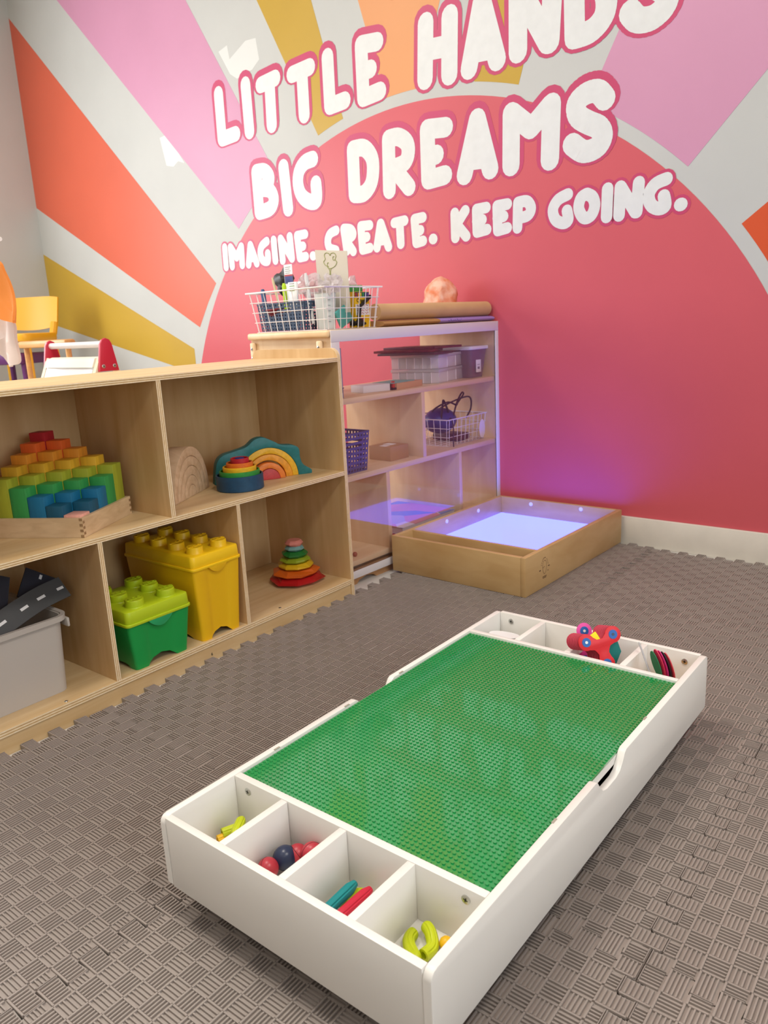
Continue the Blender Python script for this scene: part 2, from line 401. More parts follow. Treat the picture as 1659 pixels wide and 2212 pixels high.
def arc(a0, a1, r, n=12): return [(SUNC[0]+r*math.cos(math.radians(a0+(a1-a0)*i/n)), SUNC[1]+r*math.sin(math.radians(a0+(a1-a0)*i/n))) for i in range(n+1)]
a_end = math.degrees(math.asin((0.0947-SUNC[1])/SUNR))
flat('painted_sun', arc(a_end, 180-a_end, SUNR, 96), 0.0006, M_SUN, 'coral half sun')
RI = 1.625
def ray_poly(a0, a1, ztop=HC-0.002):
    def far(a):
        c, s = math.cos(math.radians(a)), math.sin(math.radians(a))
        t = [(ztop-SUNC[1])/s] if s > 0 else []
        if c > 0: t.append((2.59-SUNC[0])/c)
        return (SUNC[0]+min(t)*c, SUNC[1]+min(t)*s)
    return arc(a0, a1, RI, 8) + [far(a1), far(a0)]
def ext(p, q, z=HC-0.002):                   # carry edge p->q on to height z
    t = (z-p[1])/(q[1]-p[1]); return (p[0]+(q[0]-p[0])*t, z)
L_ = WX+0.002
flat('painted_ray', [(L_, 1.362), (-3.561, 0.735), (-3.561, 0.60), (L_, 0.918)], 0.0006, M_YEL, 'mustard ray')
flat('painted_ray', [(L_, 2.732), (-3.319, 1.063), (-3.40, 0.97), (-3.492, 0.847), (L_, 1.646)], 0.0006, M_ORAN, 'orange ray')
flat('painted_ray', arc(130.7, 118.0, RI, 6) + [ext((-2.819, 1.576), (-3.328, 2.365)), ext((-3.09, 1.292), (-4.49, 2.678))], 0.0006, M_PINK, 'pink ray')
flat('painted_ray', arc(107.2, 101.7, RI, 4) + [ext((-2.37, 1.661), (-2.514, 2.146)), ext((-2.518, 1.606), (-2.85, 2.236))], 0.0006, M_YEL, 'mustard ray')
flat('painted_ray', arc(93.4, 87.2, RI, 4) + [ext((-1.969, 1.697), (-1.866, 1.962)), ext((-2.144, 1.70), (-2.26, 2.077))], 0.0006, M_PEACH, 'peach ray')
flat('painted_ray', ray_poly(78.4, 71.6), 0.0006, M_YEL, 'mustard ray')
flat('painted_ray', ray_poly(61.5, 46.5), 0.0006, M_PINK, 'pink ray')
flat('painted_ray', ray_poly(37.5, 26.5), 0.0006, M_RUST, 'rust ray')
flat('painted_ray', ray_poly(19, 11), 0.0006, M_YEL, 'mustard ray')
for pts in ([(472, 112), (490, 98), (496, 128), (530, 88), (552, 82), (560, 128), (545, 150), (512, 170), (497, 160)], [(345, 298), (362, 290), (398, 352), (385, 348), (375, 360), (360, 358)]):
    flat('touch_up_patch', [wp(*p) for p in pts], 0.0003, M_PATCH)
ROWS = [   # crop origin, crop scale, stroke radius (m), outline (m), outline rise (m), letters = lists of strokes
 ((440, 60), 3.95, 0.034, 0.017, 0.010, [
  [[(128,565),(160,950)],[(160,950),(275,905)]], [[(358,485),(393,885)]], [[(487,490),(612,430)],[(563,455),(583,830)]],
  [[(755,400),(905,335)],[(840,385),(860,745)]], [[(1058,250),(1080,670)],[(1080,670),(1205,620)]],
  [[(1345,160),(1365,600)],[(1345,145),(1480,120)],[(1355,375),(1425,352)],[(1365,600),(1505,540)]]]),
 ((860, 0), 2.592, 0.037, 0.018, 0.006, [
  [[(155,130),(152,445)],[(290,88),(288,418)],[(155,283),(290,255)]],
  [[(468,5),(398,385)],[(470,5),(555,335)],[(420,292),(535,268)]],
  [[(672,-75),(672,290)],[(675,-70),(840,235)],[(868,-105),(850,235)]],
  [[(985,-120),(990,208)],[(990,208),(1085,172),(1155,85),(1165,-25),(1120,-115),(1060,-140),(985,-120)]],
  [[(1300,70),(1345,112),(1425,100),(1495,35),(1505,-40),(1440,-85),(1350,-115),(1310,-180),(1370,-250),(1460,-235)]]]),
 ((520, 280), 3.77, 0.034, 0.016, 0.008, [
  [[(128,350),(155,675)],[(128,345),(195,338),(236,385),(222,445),(160,478)],[(160,485),(240,495),(272,565),(245,640),(155,675)]],
  [[(350,305),(388,645)]], [[(588,240),(525,268),(480,335),(468,430),(492,525),(552,582),(618,575),(615,440)]],
  [[(915,170),(930,530)],[(915,160),(1005,150),(1068,225),(1080,335),(1062,445),(1005,520),(930,530)]],
  [[(1205,85),(1213,495)],[(1205,75),(1285,60),(1355,110),(1365,200),(1330,275),(1225,318)],[(1255,320),(1372,468)]]]),
 ((880, 160), 3.456, 0.036, 0.017, 0.008, [
  [[(150,420),(160,790)],[(150,412),(285,398)],[(155,620),(218,602)],[(160,790),(280,755)]],
  [[(522,335),(428,755)],[(525,335),(620,710)],[(455,645),(600,625)]],
  [[(778,292),(775,685)],[(785,295),(922,405)],[(922,405),(1070,230)],[(1078,225),(1065,640)]],
  [[(1478,185),(1420,128),(1330,150),(1262,222),(1275,312),(1350,362),(1430,398),(1460,465),(1420,545),(1320,580),(1232,525)]]]),
 ((460, 460), 3.318, 0.0205, 0.009, 0.0, [
  [[(86,248),(97,388)]], [[(127,248),(140,382)],[(130,250),(172,318),(205,242)],[(205,242),(212,372)]],
  [[(270,232),(258,368)],[(270,232),(316,360)],[(262,325),(302,318)]], [[(388,203),(352,238),(342,290),(360,340),(395,345),(395,292)]],
  [[(437,195),(450,340)]], [[(487,188),(502,340)],[(489,190),(568,325)],[(552,170),(568,325)]],
  [[(605,168),(625,322)],[(605,163),(662,152)],[(614,245),(648,238)],[(625,322),(668,312)]], [[(718,308),(722,308)]],
  [[(885,125),(842,150),(825,200),(838,250),(885,268)]], [[(940,120),(962,272)],[(940,113),(990,118),(1005,160),(955,200)],[(965,210),(1008,275)]],
  [[(1062,100),(1075,265)],[(1062,95),(1125,88)],[(1068,182),(1105,172)],[(1075,265),(1128,250)]],
  [[(1203,78),(1178,248)],[(1205,78),(1260,242)],[(1190,200),(1242,192)]], [[(1302,72),(1375,55)],[(1340,68),(1348,222)]],
  [[(1447,50),(1460,215)],[(1447,45),(1505,32)],[(1455,132),(1488,124)],[(1460,215),(1508,200)]], [[(1578,187),(1582,187)]]]),
 ((940, 360), 2.9625, 0.0205, 0.010, 0.0, [
  [[(127,298),(131,455)],[(194,282),(138,372)],[(138,368),(200,445)]], [[(266,280),(270,420)],[(266,274),(328,262)],[(266,348),(303,340)],[(270,420),(333,402)]],
  [[(398,256),(402,410)],[(398,252),(463,240)],[(398,328),(440,318)],[(402,410),(463,392)]], [[(531,238),(528,392)],[(531,230),(588,222),(615,265),(595,312),(535,330)]],
  [[(850,178),(788,213),(755,275),(772,340),(822,362),(853,340),(845,282)]],
  [[(972,175),(935,200),(920,262),(940,315),(968,330),(1005,305),(1023,245),(1008,195),(972,175)]],
  [[(1105,142),(1098,322)]], [[(1187,130),(1178,312)],[(1190,132),(1283,290)],[(1305,102),(1290,290)]],
  [[(1482,78),(1410,112),(1368,180),(1383,245),(1432,270),(1473,250),(1465,188)]], [[(1570,243),(1576,242)]]]),
]
def stroke(bm, pts, r, y, dz=0.0, n=14):
    def yy(): return y-len(bm.faces)*5e-6      # every dab of paint lies a hair over the last
    def disk(p):
        y = yy(); vs = [bm.verts.new((p[0]+r*math.cos(2*math.pi*k/n), y, p[1]+dz+r*math.sin(2*math.pi*k/n))) for k in range(n)]; bm.faces.new(vs)
    P = [Vector((p[0], p[1])) for p in pts]
    if len(P) > 3: P = [Vector((q.x, q.y)) for q in smooth_line([Vector((p.x, p.y, 0)) for p in P], 4)]
    for p in P: disk(p)
    for a, b in zip(P, P[1:]):
        d = (b-a)
        if d.length < 1e-6: continue
        q = Vector((-d.y, d.x)).normalized()*r
        y2 = yy(); bm.faces.new([bm.verts.new((v.x, y2, v.y+dz)) for v in (a+q, a-q, b-q, b+q)])
for (ox, oy), sc, r, ol, rise, letters in ROWS:
    for L in letters:
        st = [[wp(ox+x/sc, oy+y/sc) for x, y in s] for s in L]
        bo, bl = BM(), BM()
        for s in st: stroke(bo, s, r+ol, WY-0.0012, rise); stroke(bl, s, r, WY-0.0018)
        for b in (bo, bl):
            for f in b.faces:
                f.normal_update()
                if f.normal.y > 0: f.normal_flip()
        for b, nm, m in ((bo, 'letter_outline', M_OUT), (bl, 'letter', M_LET)):
            me = bpy.data.meshes.new(nm); b.to_mesh(me); b.free(); me.materials.append(m)
            o = _link(bpy.data.objects.new(nm, me)); o.parent = wall_back; BASE[o.name] = Vector((0, 0, 0))
bm = BM(); c = wp(866, -8); box(bm, (c[0]-0.05, WY-0.006, c[1]), (c[0]+0.05, WY, c[1]+0.12), 0.002); part('cover_plate', bm, M_PEACH, wall_back, 'peach painted cover plate')

# ================================================================== PLAY TABLE (frame T)
X0, X1, Y0, Y1, ZB, ZT = -0.8727, -0.4016, 0.5286, 1.4678, 0.0465, 0.1593
PT = 0.0121; ZF = 0.076
pt = thing('play_table', 'low white rolling play table with a green studded building plate and eight small bins', 'play table', ((X0+X1)/2, (Y0+Y1)/2, 0), 'T')
def scoop_profile():
    r = 0.012; P = [(Y0+0.004, ZB), (Y1-0.004, ZB), (Y1, ZB+0.004), (Y1, ZT-r)]
    P += [(Y1-r+r*math.cos(a), ZT-r+r*math.sin(a)) for a in (math.radians(30), math.radians(60), math.radians(90))]
    c, hw, dp = 1.0, 0.0505, 0.030
    P += [(c+hw+0.006, ZT), (c+hw-0.001, ZT-0.004), (c+hw-0.009, ZT-0.016), (c+hw-0.020, ZT-0.026), (c+hw-0.034, ZT-dp)]
    P += [(c-hw+0.034, ZT-dp), (c-hw+0.020, ZT-0.026), (c-hw+0.009, ZT-0.016), (c-hw+0.001, ZT-0.004), (c-hw-0.006, ZT)]
    P += [(Y0+r-r*math.sin(a), ZT-r+r*math.cos(a)) for a in (0, math.radians(30), math.radians(60), math.radians(90))]
    P += [(Y0, ZB+0.004)]
    return P
for a, b in ((X0, X0+PT), (X1-PT, X1)):
    bm = BM(); prism(bm, scoop_profile(), 'x', a, b, bev=0.0016); part('side_panel', bm, PW, pt)
XI0, XI1 = X0+PT+0.0003, X1-PT-0.0003
for a, b in ((Y0+0.0008, Y0+PT), (Y1-PT, Y1-0.0008)):
    bm = BM(); box(bm, (XI0, a, ZB), (XI1, b, ZT-0.0004), 0.001); part('end_panel', bm, PW, pt)
YD = ((0.657, 0.669), (1.3253, 1.3373))
for a, b in YD:
    bm = BM(); box(bm, (XI0, a, ZF), (XI1, b, ZT-0.0008), 0.0009); part('long_divider', bm, PW, pt)
XD = ((-0.757, -0.7448), (-0.6434, -0.6312), (-0.5282, -0.516))
for ya, yb in ((Y0+PT+0.0003, YD[0][0]-0.0003), (YD[1][1]+0.0003, Y1-PT-0.0003)):
    for a, b in XD:
        bm = BM(); box(bm, (a, ya, ZF), (b, yb, ZT-0.0012), 0.0009); part('short_divider', bm, PW, pt)
bm = BM(); box(bm, (XI0, Y0+PT, ZF-0.006), (XI1, YD[0][1], ZF)); part('bin_floor', bm, PW, pt)
bm = BM(); box(bm, (XI0, YD[1][0], ZF-0.006), (XI1, Y1-PT, ZF)); part('bin_floor', bm, PW, pt)
bm = BM(); box(bm, (XI0, YD[0][1]+0.0003, 0.1375), (XI1, YD[1][0]-0.0003, 0.1505)); part('plate_board', bm, PW, pt)
bm = BM(); box(bm, (XI0, YD[0][1]+0.0003, ZB+0.001), (XI1, YD[1][0]-0.0003, ZB+0.012)); part('cavity_floor', bm, mat('cavity_dark', '#3a342e', 0.8), pt)  # the cavity's darkness is put into its floor colour
GREEN = mat('plate_green', '#0d8f45', 0.12, 0.7, var=0.03, vscale=20, coat=1.0)
bm = BM(); px0, px1, py0, py1 = XI0+0.0004, XI1-0.0004, YD[0][1]+0.0006, YD[1][0]-0.0006
box(bm, (px0, py0, 0.1506), (px1, py1, 0.1538)); plate = part('base_plate', bm, GREEN, pt)
NX, NY = 56, 82; V, Fc = [], []; dx, dy = (px1-px0)/NX, (py1-py0)/NY; NS = 10
for i in range(NX):
    for j in range(NY):
        cx, cy = px0+dx*(i+.5), py0+dy*(j+.5); b = len(V)
        for rr, z in ((0.00255, 0.1537), (0.00255, 0.1552), (0.00235, 0.15555)):
            V += [(cx+rr*math.cos(2*math.pi*k/NS), cy+rr*math.sin(2*math.pi*k/NS), z) for k in range(NS)]
        for q in (0, NS):
            Fc += [(b+q+k, b+q+(k+1) % NS, b+q+NS+(k+1) % NS, b+q+NS+k) for k in range(NS)]
        Fc.append(tuple(b+2*NS+k for k in range(NS)))
me = bpy.data.meshes.new('t'); me.from_pydata(V, [], Fc); bm = BM(); bm.from_mesh(me); bpy.data.meshes.remove(me)
st = part('studs', bm, GREEN, plate, kind='stuff')
def screw(c, n, parent, r=0.0062, m=STEEL):
    n = Vector(n).normalized(); bm = BM(); c = Vector(c)
    tube(bm, [c, c+n*0.0012, c+n*0.0016], [r, r, r*0.86], 20)
    o = part('screw', bm, m, parent)
    q = n.orthogonal().normalized(); q = Matrix.Rotation(0.5, 4, n) @ q; s = n.cross(q); bm = BM()
    for d in (q, s):
        e = n.cross(d)
        vs = [c+n*0.0018+d*a*r*0.5+e*b*r*0.13 for a, b in ((-1, -1), (1, -1), (1, 1), (-1, 1))]
        bm.faces.new([bm.verts.new(v) for v in vs])
    part('cross_slot', bm, BLACK, o, smooth=False)
for u, v in ((536, 1710), (1007, 1943)):
    p = fy(u, v, YD[0][0], 'T'); screw((p.x, YD[0][0], p.z), (0, -1, 0), pt)
for u, v in ((1104, 1342), (1479, 1429)):
    p = fy(u, v, Y1-PT, 'T'); screw((p.x, Y1-PT, p.z), (0, -1, 0), pt)
for u, v in ((1199, 1774), (1394, 1552), (599, 1617), (750, 1524), (866, 1452)):
    p = fz(u, v, ZT, 'T'); x = X1-PT+0.0012 if u > 1000 else X0+PT-0.0012
    bm = BM(); box(bm, (x-0.0018, p.y-0.006, ZT-0.0005), (x+0.0018, p.y+0.006, ZT+0.0004)); part('edge_notch', bm, mat('notch_grey', '#a39a8c', 0.6), pt)
for x in (X0+0.06, X1-0.06):
    for y in (Y0+0.09, Y1-0.09):
        bm = BM(); tube(bm, [(x-0.010, y, 0.019), (x+0.010, y, 0.019)], 0.019, 18); box(bm, (x-0.014, y-0.012, 0.034), (x+0.014, y+0.012, ZB+0.001))
        part('caster', bm, BLACK, pt)

# ---- things in the near bins
LIME = mat('toy_lime', '#c3cf14', 0.38, var=0.05, vscale=60); TEAL = mat('toy_teal', '#0f8f92', 0.4); CRIM = mat('toy_crimson', '#d3223f', 0.4)
def ribbed(path, r, hollow=True, n=30, caps=True):
    """ribbed soft tube along a path, open end ring at the first point"""
    bm = BM(); pts = smooth_line(path, 6) if len(path) > 2 else [Vector(path[0]).lerp(Vector(path[1]), i/6) for i in range(7)]
    k = len(pts); rings = []; ref = None
    for i, p in enumerate(pts):
        d = (pts[min(i+1, k-1)]-pts[max(i-1, 0)]).normalized()
        if ref is None: ref = d.orthogonal().normalized()
        ref = (ref-d*ref.dot(d)).normalized(); q = d.cross(ref); e = min(i, k-1-i)/(k-1)
        taper = 1.0 if (e > 0.12 or hollow and i < k/2) else (0.6+0.4*math.sqrt(min(1, e/0.12)))
        rings.append([bm.verts.new(p+(ref*math.cos(2*math.pi*t/n)+q*math.sin(2*math.pi*t/n))*r*taper*(1-0.16*(1 if (t % 5 == 0 and 0.1 < i/(k-1) < 0.9) else 0))) for t in range(n)])
    for A, B in zip(rings, rings[1:]):
        for t in range(n): bm.faces.new((A[t], A[(t+1) % n], B[(t+1) % n], B[t]))
    d = (pts[1]-pts[0]).normalized(); c0 = pts[0]
    if hollow:
        inner = [bm.verts.new(c0+(v.co-c0)*0.55) for v in rings[0]]; deep = [bm.verts.new(v.co+d*r*0.8) for v in inner]
        for t in range(n):
            bm.faces.new((rings[0][(t+1) % n], rings[0][t], inner[t], inner[(t+1) % n])); bm.faces.new((inner[(t+1) % n], inner[t], deep[t], deep[(t+1) % n]))
        bm.faces.new(deep)
    else: bm.faces.new(rings[0][::-1])
    d = (pts[-1]-pts[-2]).normalized(); top = bm.verts.new(pts[-1]+d*r*0.35)
    for t in range(n): bm.faces.new((rings[-1][t], rings[-1][(t+1) % n], top))
    return bm
def toy(name, bm, m, label, cat, base, group): return solo(name, bm, m, label, cat, base, 'T', group)
R1 = 0.0078; z1 = ZF+R1+0.0002; GRP = 'magnetic rods and balls'
a, b = fz(480, 1801, z1+0.006, 'T'), fz(520, 1786, z1+0.006, 'T')
toy('magnet_rod', ribbed([a, b], R1), LIME, 'lime ribbed rod lying with its open end facing the viewer', 'toy rod', a, GRP)
a, b = fz(507, 1803, z1+0.020, 'T'), fz(523, 1768, z1+0.020, 'T')
toy('magnet_rod', ribbed([a, b], R1, False), LIME, 'lime ribbed rod lying on top of another lime rod', 'toy rod', a, GRP)
a, b = fz(470, 1815, z1, 'T'), fz(500, 1803, z1, 'T')
toy('magnet_rod', ribbed([a, b], R1*0.9), mat('toy_yellow', '#f2bd16', 0.35), 'yellow rod beneath the two lime rods', 'toy rod', a, GRP)
NAVY = mat('ball_navy', '#232f4d', 0.32); REDB = mat('ball_red', '#b8323f', 0.36)
def ball(u, v, z, r, m, label, tilt):
    c = fz(u, v, z, 'T')
    bm = BM(); sphere(bm, c, r, 0, 28, 16); o = toy('magnet_ball', bm, m, label, 'toy ball', c, GRP)
    n = Vector(tilt).normalized(); q = n.orthogonal().normalized(); s = n.cross(q); bm = BM()
    tube(bm, [c+(q*math.cos(t*2*math.pi/28)+s*math.sin(t*2*math.pi/28))*r*1.0 for t in range(28)], 0.00035, 5, closed=True)
    part('seam', bm, mat('ball_seam', '#2a1418', 0.6), o)
ball(616, 1853, 0.0965, 0.0172, NAVY, 'navy blue ball among red balls in a white bin', (0.5, -0.3, 0.8))
ball(579, 1876, 0.0960, 0.0150, REDB, 'red ball in front of the navy ball, nearest the outer panel', (0.8, 0.3, 0.4))
ball(643, 1846, 0.0960, 0.0150, REDB, 'red ball half hidden behind the navy ball', (0.3, 0.8, 0.4))
ball(674, 1843, 0.1060, 0.0155, REDB, 'red ball with a dark seam against the short divider', (0.9, -0.35, 0.1))
a, b = fz(690, 1982, z1+0.013, 'T'), fz(767, 1908, z1+0.013, 'T')
toy('magnet_rod', ribbed([a, b], R1, False), TEAL, 'teal ribbed rod lying in the third near bin', 'toy rod', a, GRP)
a, b = fz(722, 1990, z1+0.011, 'T'), fz(800, 1921, z1+0.011, 'T')
toy('magnet_rod', ribbed([a, b], R1, False), CRIM, 'crimson ribbed rod lying beside the teal rod', 'toy rod', a, GRP)
a, b = fz(736, 1958, z1-0.0002, 'T'), fz(784, 1924, z1-0.0002, 'T')
toy('magnet_rod', ribbed([a, b], R1*0.95, False), LIME, 'lime rod underneath the teal and crimson rods', 'toy rod', a, GRP)
zz = z1+0.001
P = [fz(u, v, zz, 'T') for u, v in ((902, 2075), (886, 2048), (884, 2028), (896, 2012))]
toy('magnet_arc', ribbed(P, R1, False), LIME, 'lime curved rod on the left of the nearest corner bin', 'toy rod', P[0], GRP)
P = [fz(u, v, zz+0.004*(k > 1), 'T') for k, (u, v) in enumerate(((915, 2064), (934, 2045), (930, 2015), (918, 1998)))]
toy('magnet_arc', ribbed(P, R1), LIME, 'lime curved rod with its open end facing the viewer', 'toy rod', P[0], GRP)
c = fz(964, 2038, ZF+0.009, 'T'); bm = BM(); t = BM(); bmesh.ops.create_icosphere(t, subdivisions=2, radius=0.009); bmesh.ops.translate(t, vec=c, verts=t.verts); merge(bm, t)
toy('yellow_bead', bm, mat('toy_yellow', '#f2bd16', 0.35), 'yellow faceted bead in the nearest corner bin', 'toy bead', c, GRP)

# ---- things in the far bins
c = fy(1090, 1372, 1.385, 'T'); M = Matrix.Translation(c) @ Matrix.Rotation(math.radians(-14), 4, 'X')
bm = BM(); t = BM(); lathe(t, [(0.0, 0.0), (0.034, 0.0), (0.0345, 0.0012), (0.033, 0.0022), (0.0, 0.0026)], (0, 0, 0), 36, cap=False); bmesh.ops.transform(t, matrix=M, verts=t.verts); lathe(t, [(0.03, ZF), (0.03, c.z-0.008)], (c.x, c.y, 0), 24); merge(bm, t)
toy('paper_cup', bm, WHITE, 'white round tub with a slanted lid in the far left bin', 'tub', (c.x, c.y, ZF), None)
def trefoil(rl, d, n=14):
    """outline of a flat piece with three round lobes joined by waists"""
    P = []
    for k in range(3):
        a0 = math.radians(90+120*k); cx, cy = d*math.cos(a0), d*math.sin(a0)
        for i in range(n+1):
            a = a0+math.radians(-128+256*i/n); P.append((cx+rl*math.cos(a), cy+rl*math.sin(a)))
        am = a0+math.radians(60)
        for off in (-22, 0, 22): P.append((d*0.46*math.cos(am+math.radians(off))*(1.0+0.12*(off != 0)), d*0.46*math.sin(am+math.radians(off))*(1.0+0.12*(off != 0))))
    return P
RED3 = mat('spinner_red', '#dd1f2a', 0.45); RED3E = mat('spinner_red_edge', '#c83a50', 0.55); BLU3 = mat('spinner_blue', '#1f63b4', 0.45); PNK3 = mat('spinner_pink', '#ea4aa4', 0.45)
def spinner(c, n, up, m, label, dots, group, thick=0.0016, rl=0.0168, d=0.034):
    n = Vector(n).normalized(); up = (Vector(up)-n*Vector(up).dot(n)).normalized(); rt = up.cross(n)
    bm = BM(); prism(bm, trefoil(rl, d), 'z', -thick, 0, bev=0.0003); place(bm, c, rt, up)
    o = toy('spinner_disc', bm, m, label, 'toy disc', c, group)
    if dots:
        for k in range(3):
            a0 = math.radians(90+120*k); p = Vector(c)+rt*d*math.cos(a0)+up*d*math.sin(a0)
            bm = BM(); tube(bm, [p-n*0.0002, p+n*0.0007], 0.0092, 20); q = part('hub', bm, BLU3, o)
            bm = BM(); tube(bm, [p+n*0.0006, p+n*0.0011], 0.0030, 14); part('hub_centre', bm, WHITE if k != dots else NAVY, q)
    return o
rt = Vector((CR.x, CR.y, 0)).normalized(); toC = -Vector((CF.x, CF.y, 0)).normalized()
nrm = (toC*0.93+Vector((0, 0, 0.37))+rt*0.18).normalized()
c0 = fy(1301, 1397, 1.368, 'T')
for k in range(8):
    cc = c0 - nrm*(0.0026*k+0.0045*(k > 0)) - rt*0.0021*k + Vector((0, 0, 0.0004*k))
    upv = Vector((0, 0, -1)) + rt*0.16
    spinner(cc, nrm, upv, RED3 if k == 0 else RED3E, 'front red three-lobed disc with blue hubs, first of the leaning stack' if k == 0 else 'red three-lobed disc in the leaning stack, behind the front one', 1 if k == 0 else 0, 'red three-lobed discs in a stack')
c1 = fy(1280, 1394, 1.408, 'T'); spinner(c1, nrm, Vector((0, 0, 1))-rt*0.42, PNK3, 'pink three-lobed disc with a blue hub behind the red stack', 2, None)
bm = BM(); box(bm, (-0.022, -0.0085, -0.002), (0.022, 0.0085, 0.002), 0.0018)
c = c0 - nrm*0.0042 + (fy(1294, 1389, 1.368, 'T')-c0); place(bm, c, (rt*0.45-Vector((0, 0, 0.9)))-nrm*(rt*0.45-Vector((0, 0, 0.9))).dot(nrm), nrm.cross((rt*0.45-Vector((0, 0, 0.9)))-nrm*(rt*0.45-Vector((0, 0, 0.9))).dot(nrm)))
toy('foam_piece', bm, mat('toy_foam_yellow', '#f4e414', 0.6), 'yellow flat strip tucked behind the red three-lobed discs', 'foam piece', c, None)
bm = BM(); c = fy(1322, 1407, 1.395, 'T'); prism(bm, [(0.018*math.cos(k*math.pi/3), 0.030*math.sin(k*math.pi/3)) for k in range(6)], 'z', -0.002, 0.002); place(bm, c, rt, Vector((0, 0, 1)))
toy('foam_piece', bm, mat('toy_foam_teal', '#1f8d86', 0.6), 'teal flat piece showing behind the red discs', 'foam piece', c, None)
bm = BM(); c = Vector((-0.565, 1.372, 0.098)); prism(bm, trefoil(0.0145, 0.0215), 'z', -0.001, 0.001); place(bm, c, (1, 0.2, 0.05), (-0.2, 1, 0.35))
toy('spinner_disc', bm, RED3, 'red three-lobed disc lying flat at the bottom of the bin', 'toy disc', c, None)
bm = BM(); a, b = fy(1380, 1387, 1.412, 'T'), fy(1402, 1448, 1.376, 'T'); b = a+(b-a)*1.25
tube(bm, [a, a.lerp(b, 0.05), b], [0.0008, 0.0018, 0.002], 8); toy('craft_stick', bm, mat('stick_grey', '#a9a9ac', 0.5), 'thin grey stick leaning on the divider of the far right bin', 'stick', b, None)
cols = ['#157a4a', '#e8325a', '#d8287a', '#2b1a20', '#d63a4a']; labs = ['green', 'crimson', 'magenta', 'black', 'coral']
for k in range(5):
    bm = BM(); prism(bm, [(0.010*math.sin(t*math.pi/8)*(1 if s else -1), 0.031*math.cos(t*math.pi/8)) for s in (1, 0) for t in (range(0, 9) if s else range(7, 0, -1))], 'z', -0.0009, 0.0009)
    c = fy(1418+k*7, 1424+k*2.5, 1.372+0.002*k, 'T'); c.z -= 0.006 if k else 0.012
    place(bm, c, rt*0.45+toC*0.9, Vector((0, 0, 1))-rt*0.32)
    toy('petal_piece', bm, mat('petal_'+labs[k], cols[k], 0.5), labs[k]+' pointed oval piece standing in the far right bin', 'toy piece', c, 'pointed oval pieces')
for (x, y, r), lb in (((-0.492, 1.405, 0.0215), 'orange ball beside the pointed oval pieces'), ((-0.437, 1.402, 0.0215), 'orange ball in the far right corner of the table')):
    c = Vector((x, y, ZF+r)); bm = BM(); sphere(bm, c, r); toy('craft_ball', bm, mat('toy_orange', '#f0a417', 0.5), lb, 'toy ball', c, None)

# ================================================================== LOW SHELF (frame S)
SX, SB, SY0, SY1 = -1.5255, -1.890, 0.455, 1.730
ZTOP, ZMID, ZBOT, PB = 0.7293, 0.391, 0.046, 0.0122
sh = thing('low_shelf', 'low birch plywood shelf unit with five open cubbies', 'shelf', ((SX+SB)/2, (SY0+SY1)/2, FLOOR_Z), 'S')
PLYM = [BIRCH_Y, PLY_L, PLY_D]; PLYZ = [BIRCH_Z, PLY_L, PLY_D]
def end_prof():
    r = 0.030; P = [(SX, FLOOR_Z), (SX, 0.757-r)]
    P += [(SX-r+r*math.cos(a), 0.757-r+r*math.sin(a)) for a in [math.radians(q) for q in (20, 45, 70, 90)]]
    P += [(SB+r-r*math.sin(a), 0.757-r+r*math.cos(a)) for a in [math.radians(q) for q in (0, 20, 45, 70, 90)]]
    return P + [(SB, FLOOR_Z)]
def ply_prism(bm, pts, axis, c0, c1, n=5):
    for k in range(n):
        prism(bm, pts, axis, c0+(c1-c0)*k/n, c0+(c1-c0)*(k+1)/n, 1+k % 2)
    eps = 1e-6; ax = 'xyz'.index(axis); bm.normal_update(); kill = []
    for f in bm.faces:
        if abs(f.normal[ax]) > 0.9:
            c = f.calc_center_median()[ax]
            if abs(c-c0) < eps or abs(c-c1) < eps: f.material_index = 0
            else: kill.append(f)
    bmesh.ops.delete(bm, geom=kill, context='FACES'); return bm
for a, b in ((SY0, SY0+0.0125), (SY1-0.0125, SY1)):
    bm = BM(); ply_prism(bm, end_prof(), 'y', a, b); part('end_panel', bm, [CREAM if False else BIRCH_Z, PLY_L, PLY_D], sh)
ya, yb = SY0+0.0127, SY1-0.0127
bm = BM(); ply(bm, (SB, ya, ZTOP-0.0118), (SX-0.0005, yb, ZTOP), 'z'); part('top_board', bm, PLYM, sh)
bm = BM(); ply(bm, (SB+0.006, ya, ZMID-PB), (SX-0.0005, yb, ZMID), 'z'); part('shelf_board', bm, PLYM, sh)
bm = BM(); ply(bm, (SB+0.006, ya, ZBOT-0.0145), (SX-0.0005, yb, ZBOT), 'z'); part('shelf_board', bm, PLYM, sh)
bm = BM(); box(bm, (SB, ya, 0.02), (SB+0.0055, yb, ZTOP-0.012)); part('back_panel', bm, BIRCH_Z, sh)
bm = BM(); ply(bm, (SB+0.006, 1.0850, ZMID), (SX-0.001, 1.0972, ZTOP-0.0118), 'y'); part('divider', bm, PLYZ, sh)
for a in (0.8835, 1.2868):
    bm = BM(); ply(bm, (SB+0.006, a, ZBOT), (SX-0.001, a+0.0112, ZMID-PB), 'y'); part('divider', bm, PLYZ, sh)
bm = BM(); box(bm, (SX-0.018, ya, FLOOR_Z), (SX-0.0045, yb, ZBOT-0.0146)); kick = part('kick_board', bm, BIRCH_Y, sh)
p = fx(458, 1413, SX-0.0045, 'S'); bm = text_bm('6', 0.012, 0.0002); place(bm, (SX-0.0041, p.y, max(p.z, 0.006)), (0, 1, 0), (0, 0, 1)); part('number_mark', bm, BLACK, kick, 'small black number 6')
for u, v in ((143, 1515), (605, 1313)):
    p = fz(u, v, ZBOT, 'S'); screw((p.x, p.y, ZBOT-0.0006), (0, 0, 1), sh, 0.0042)

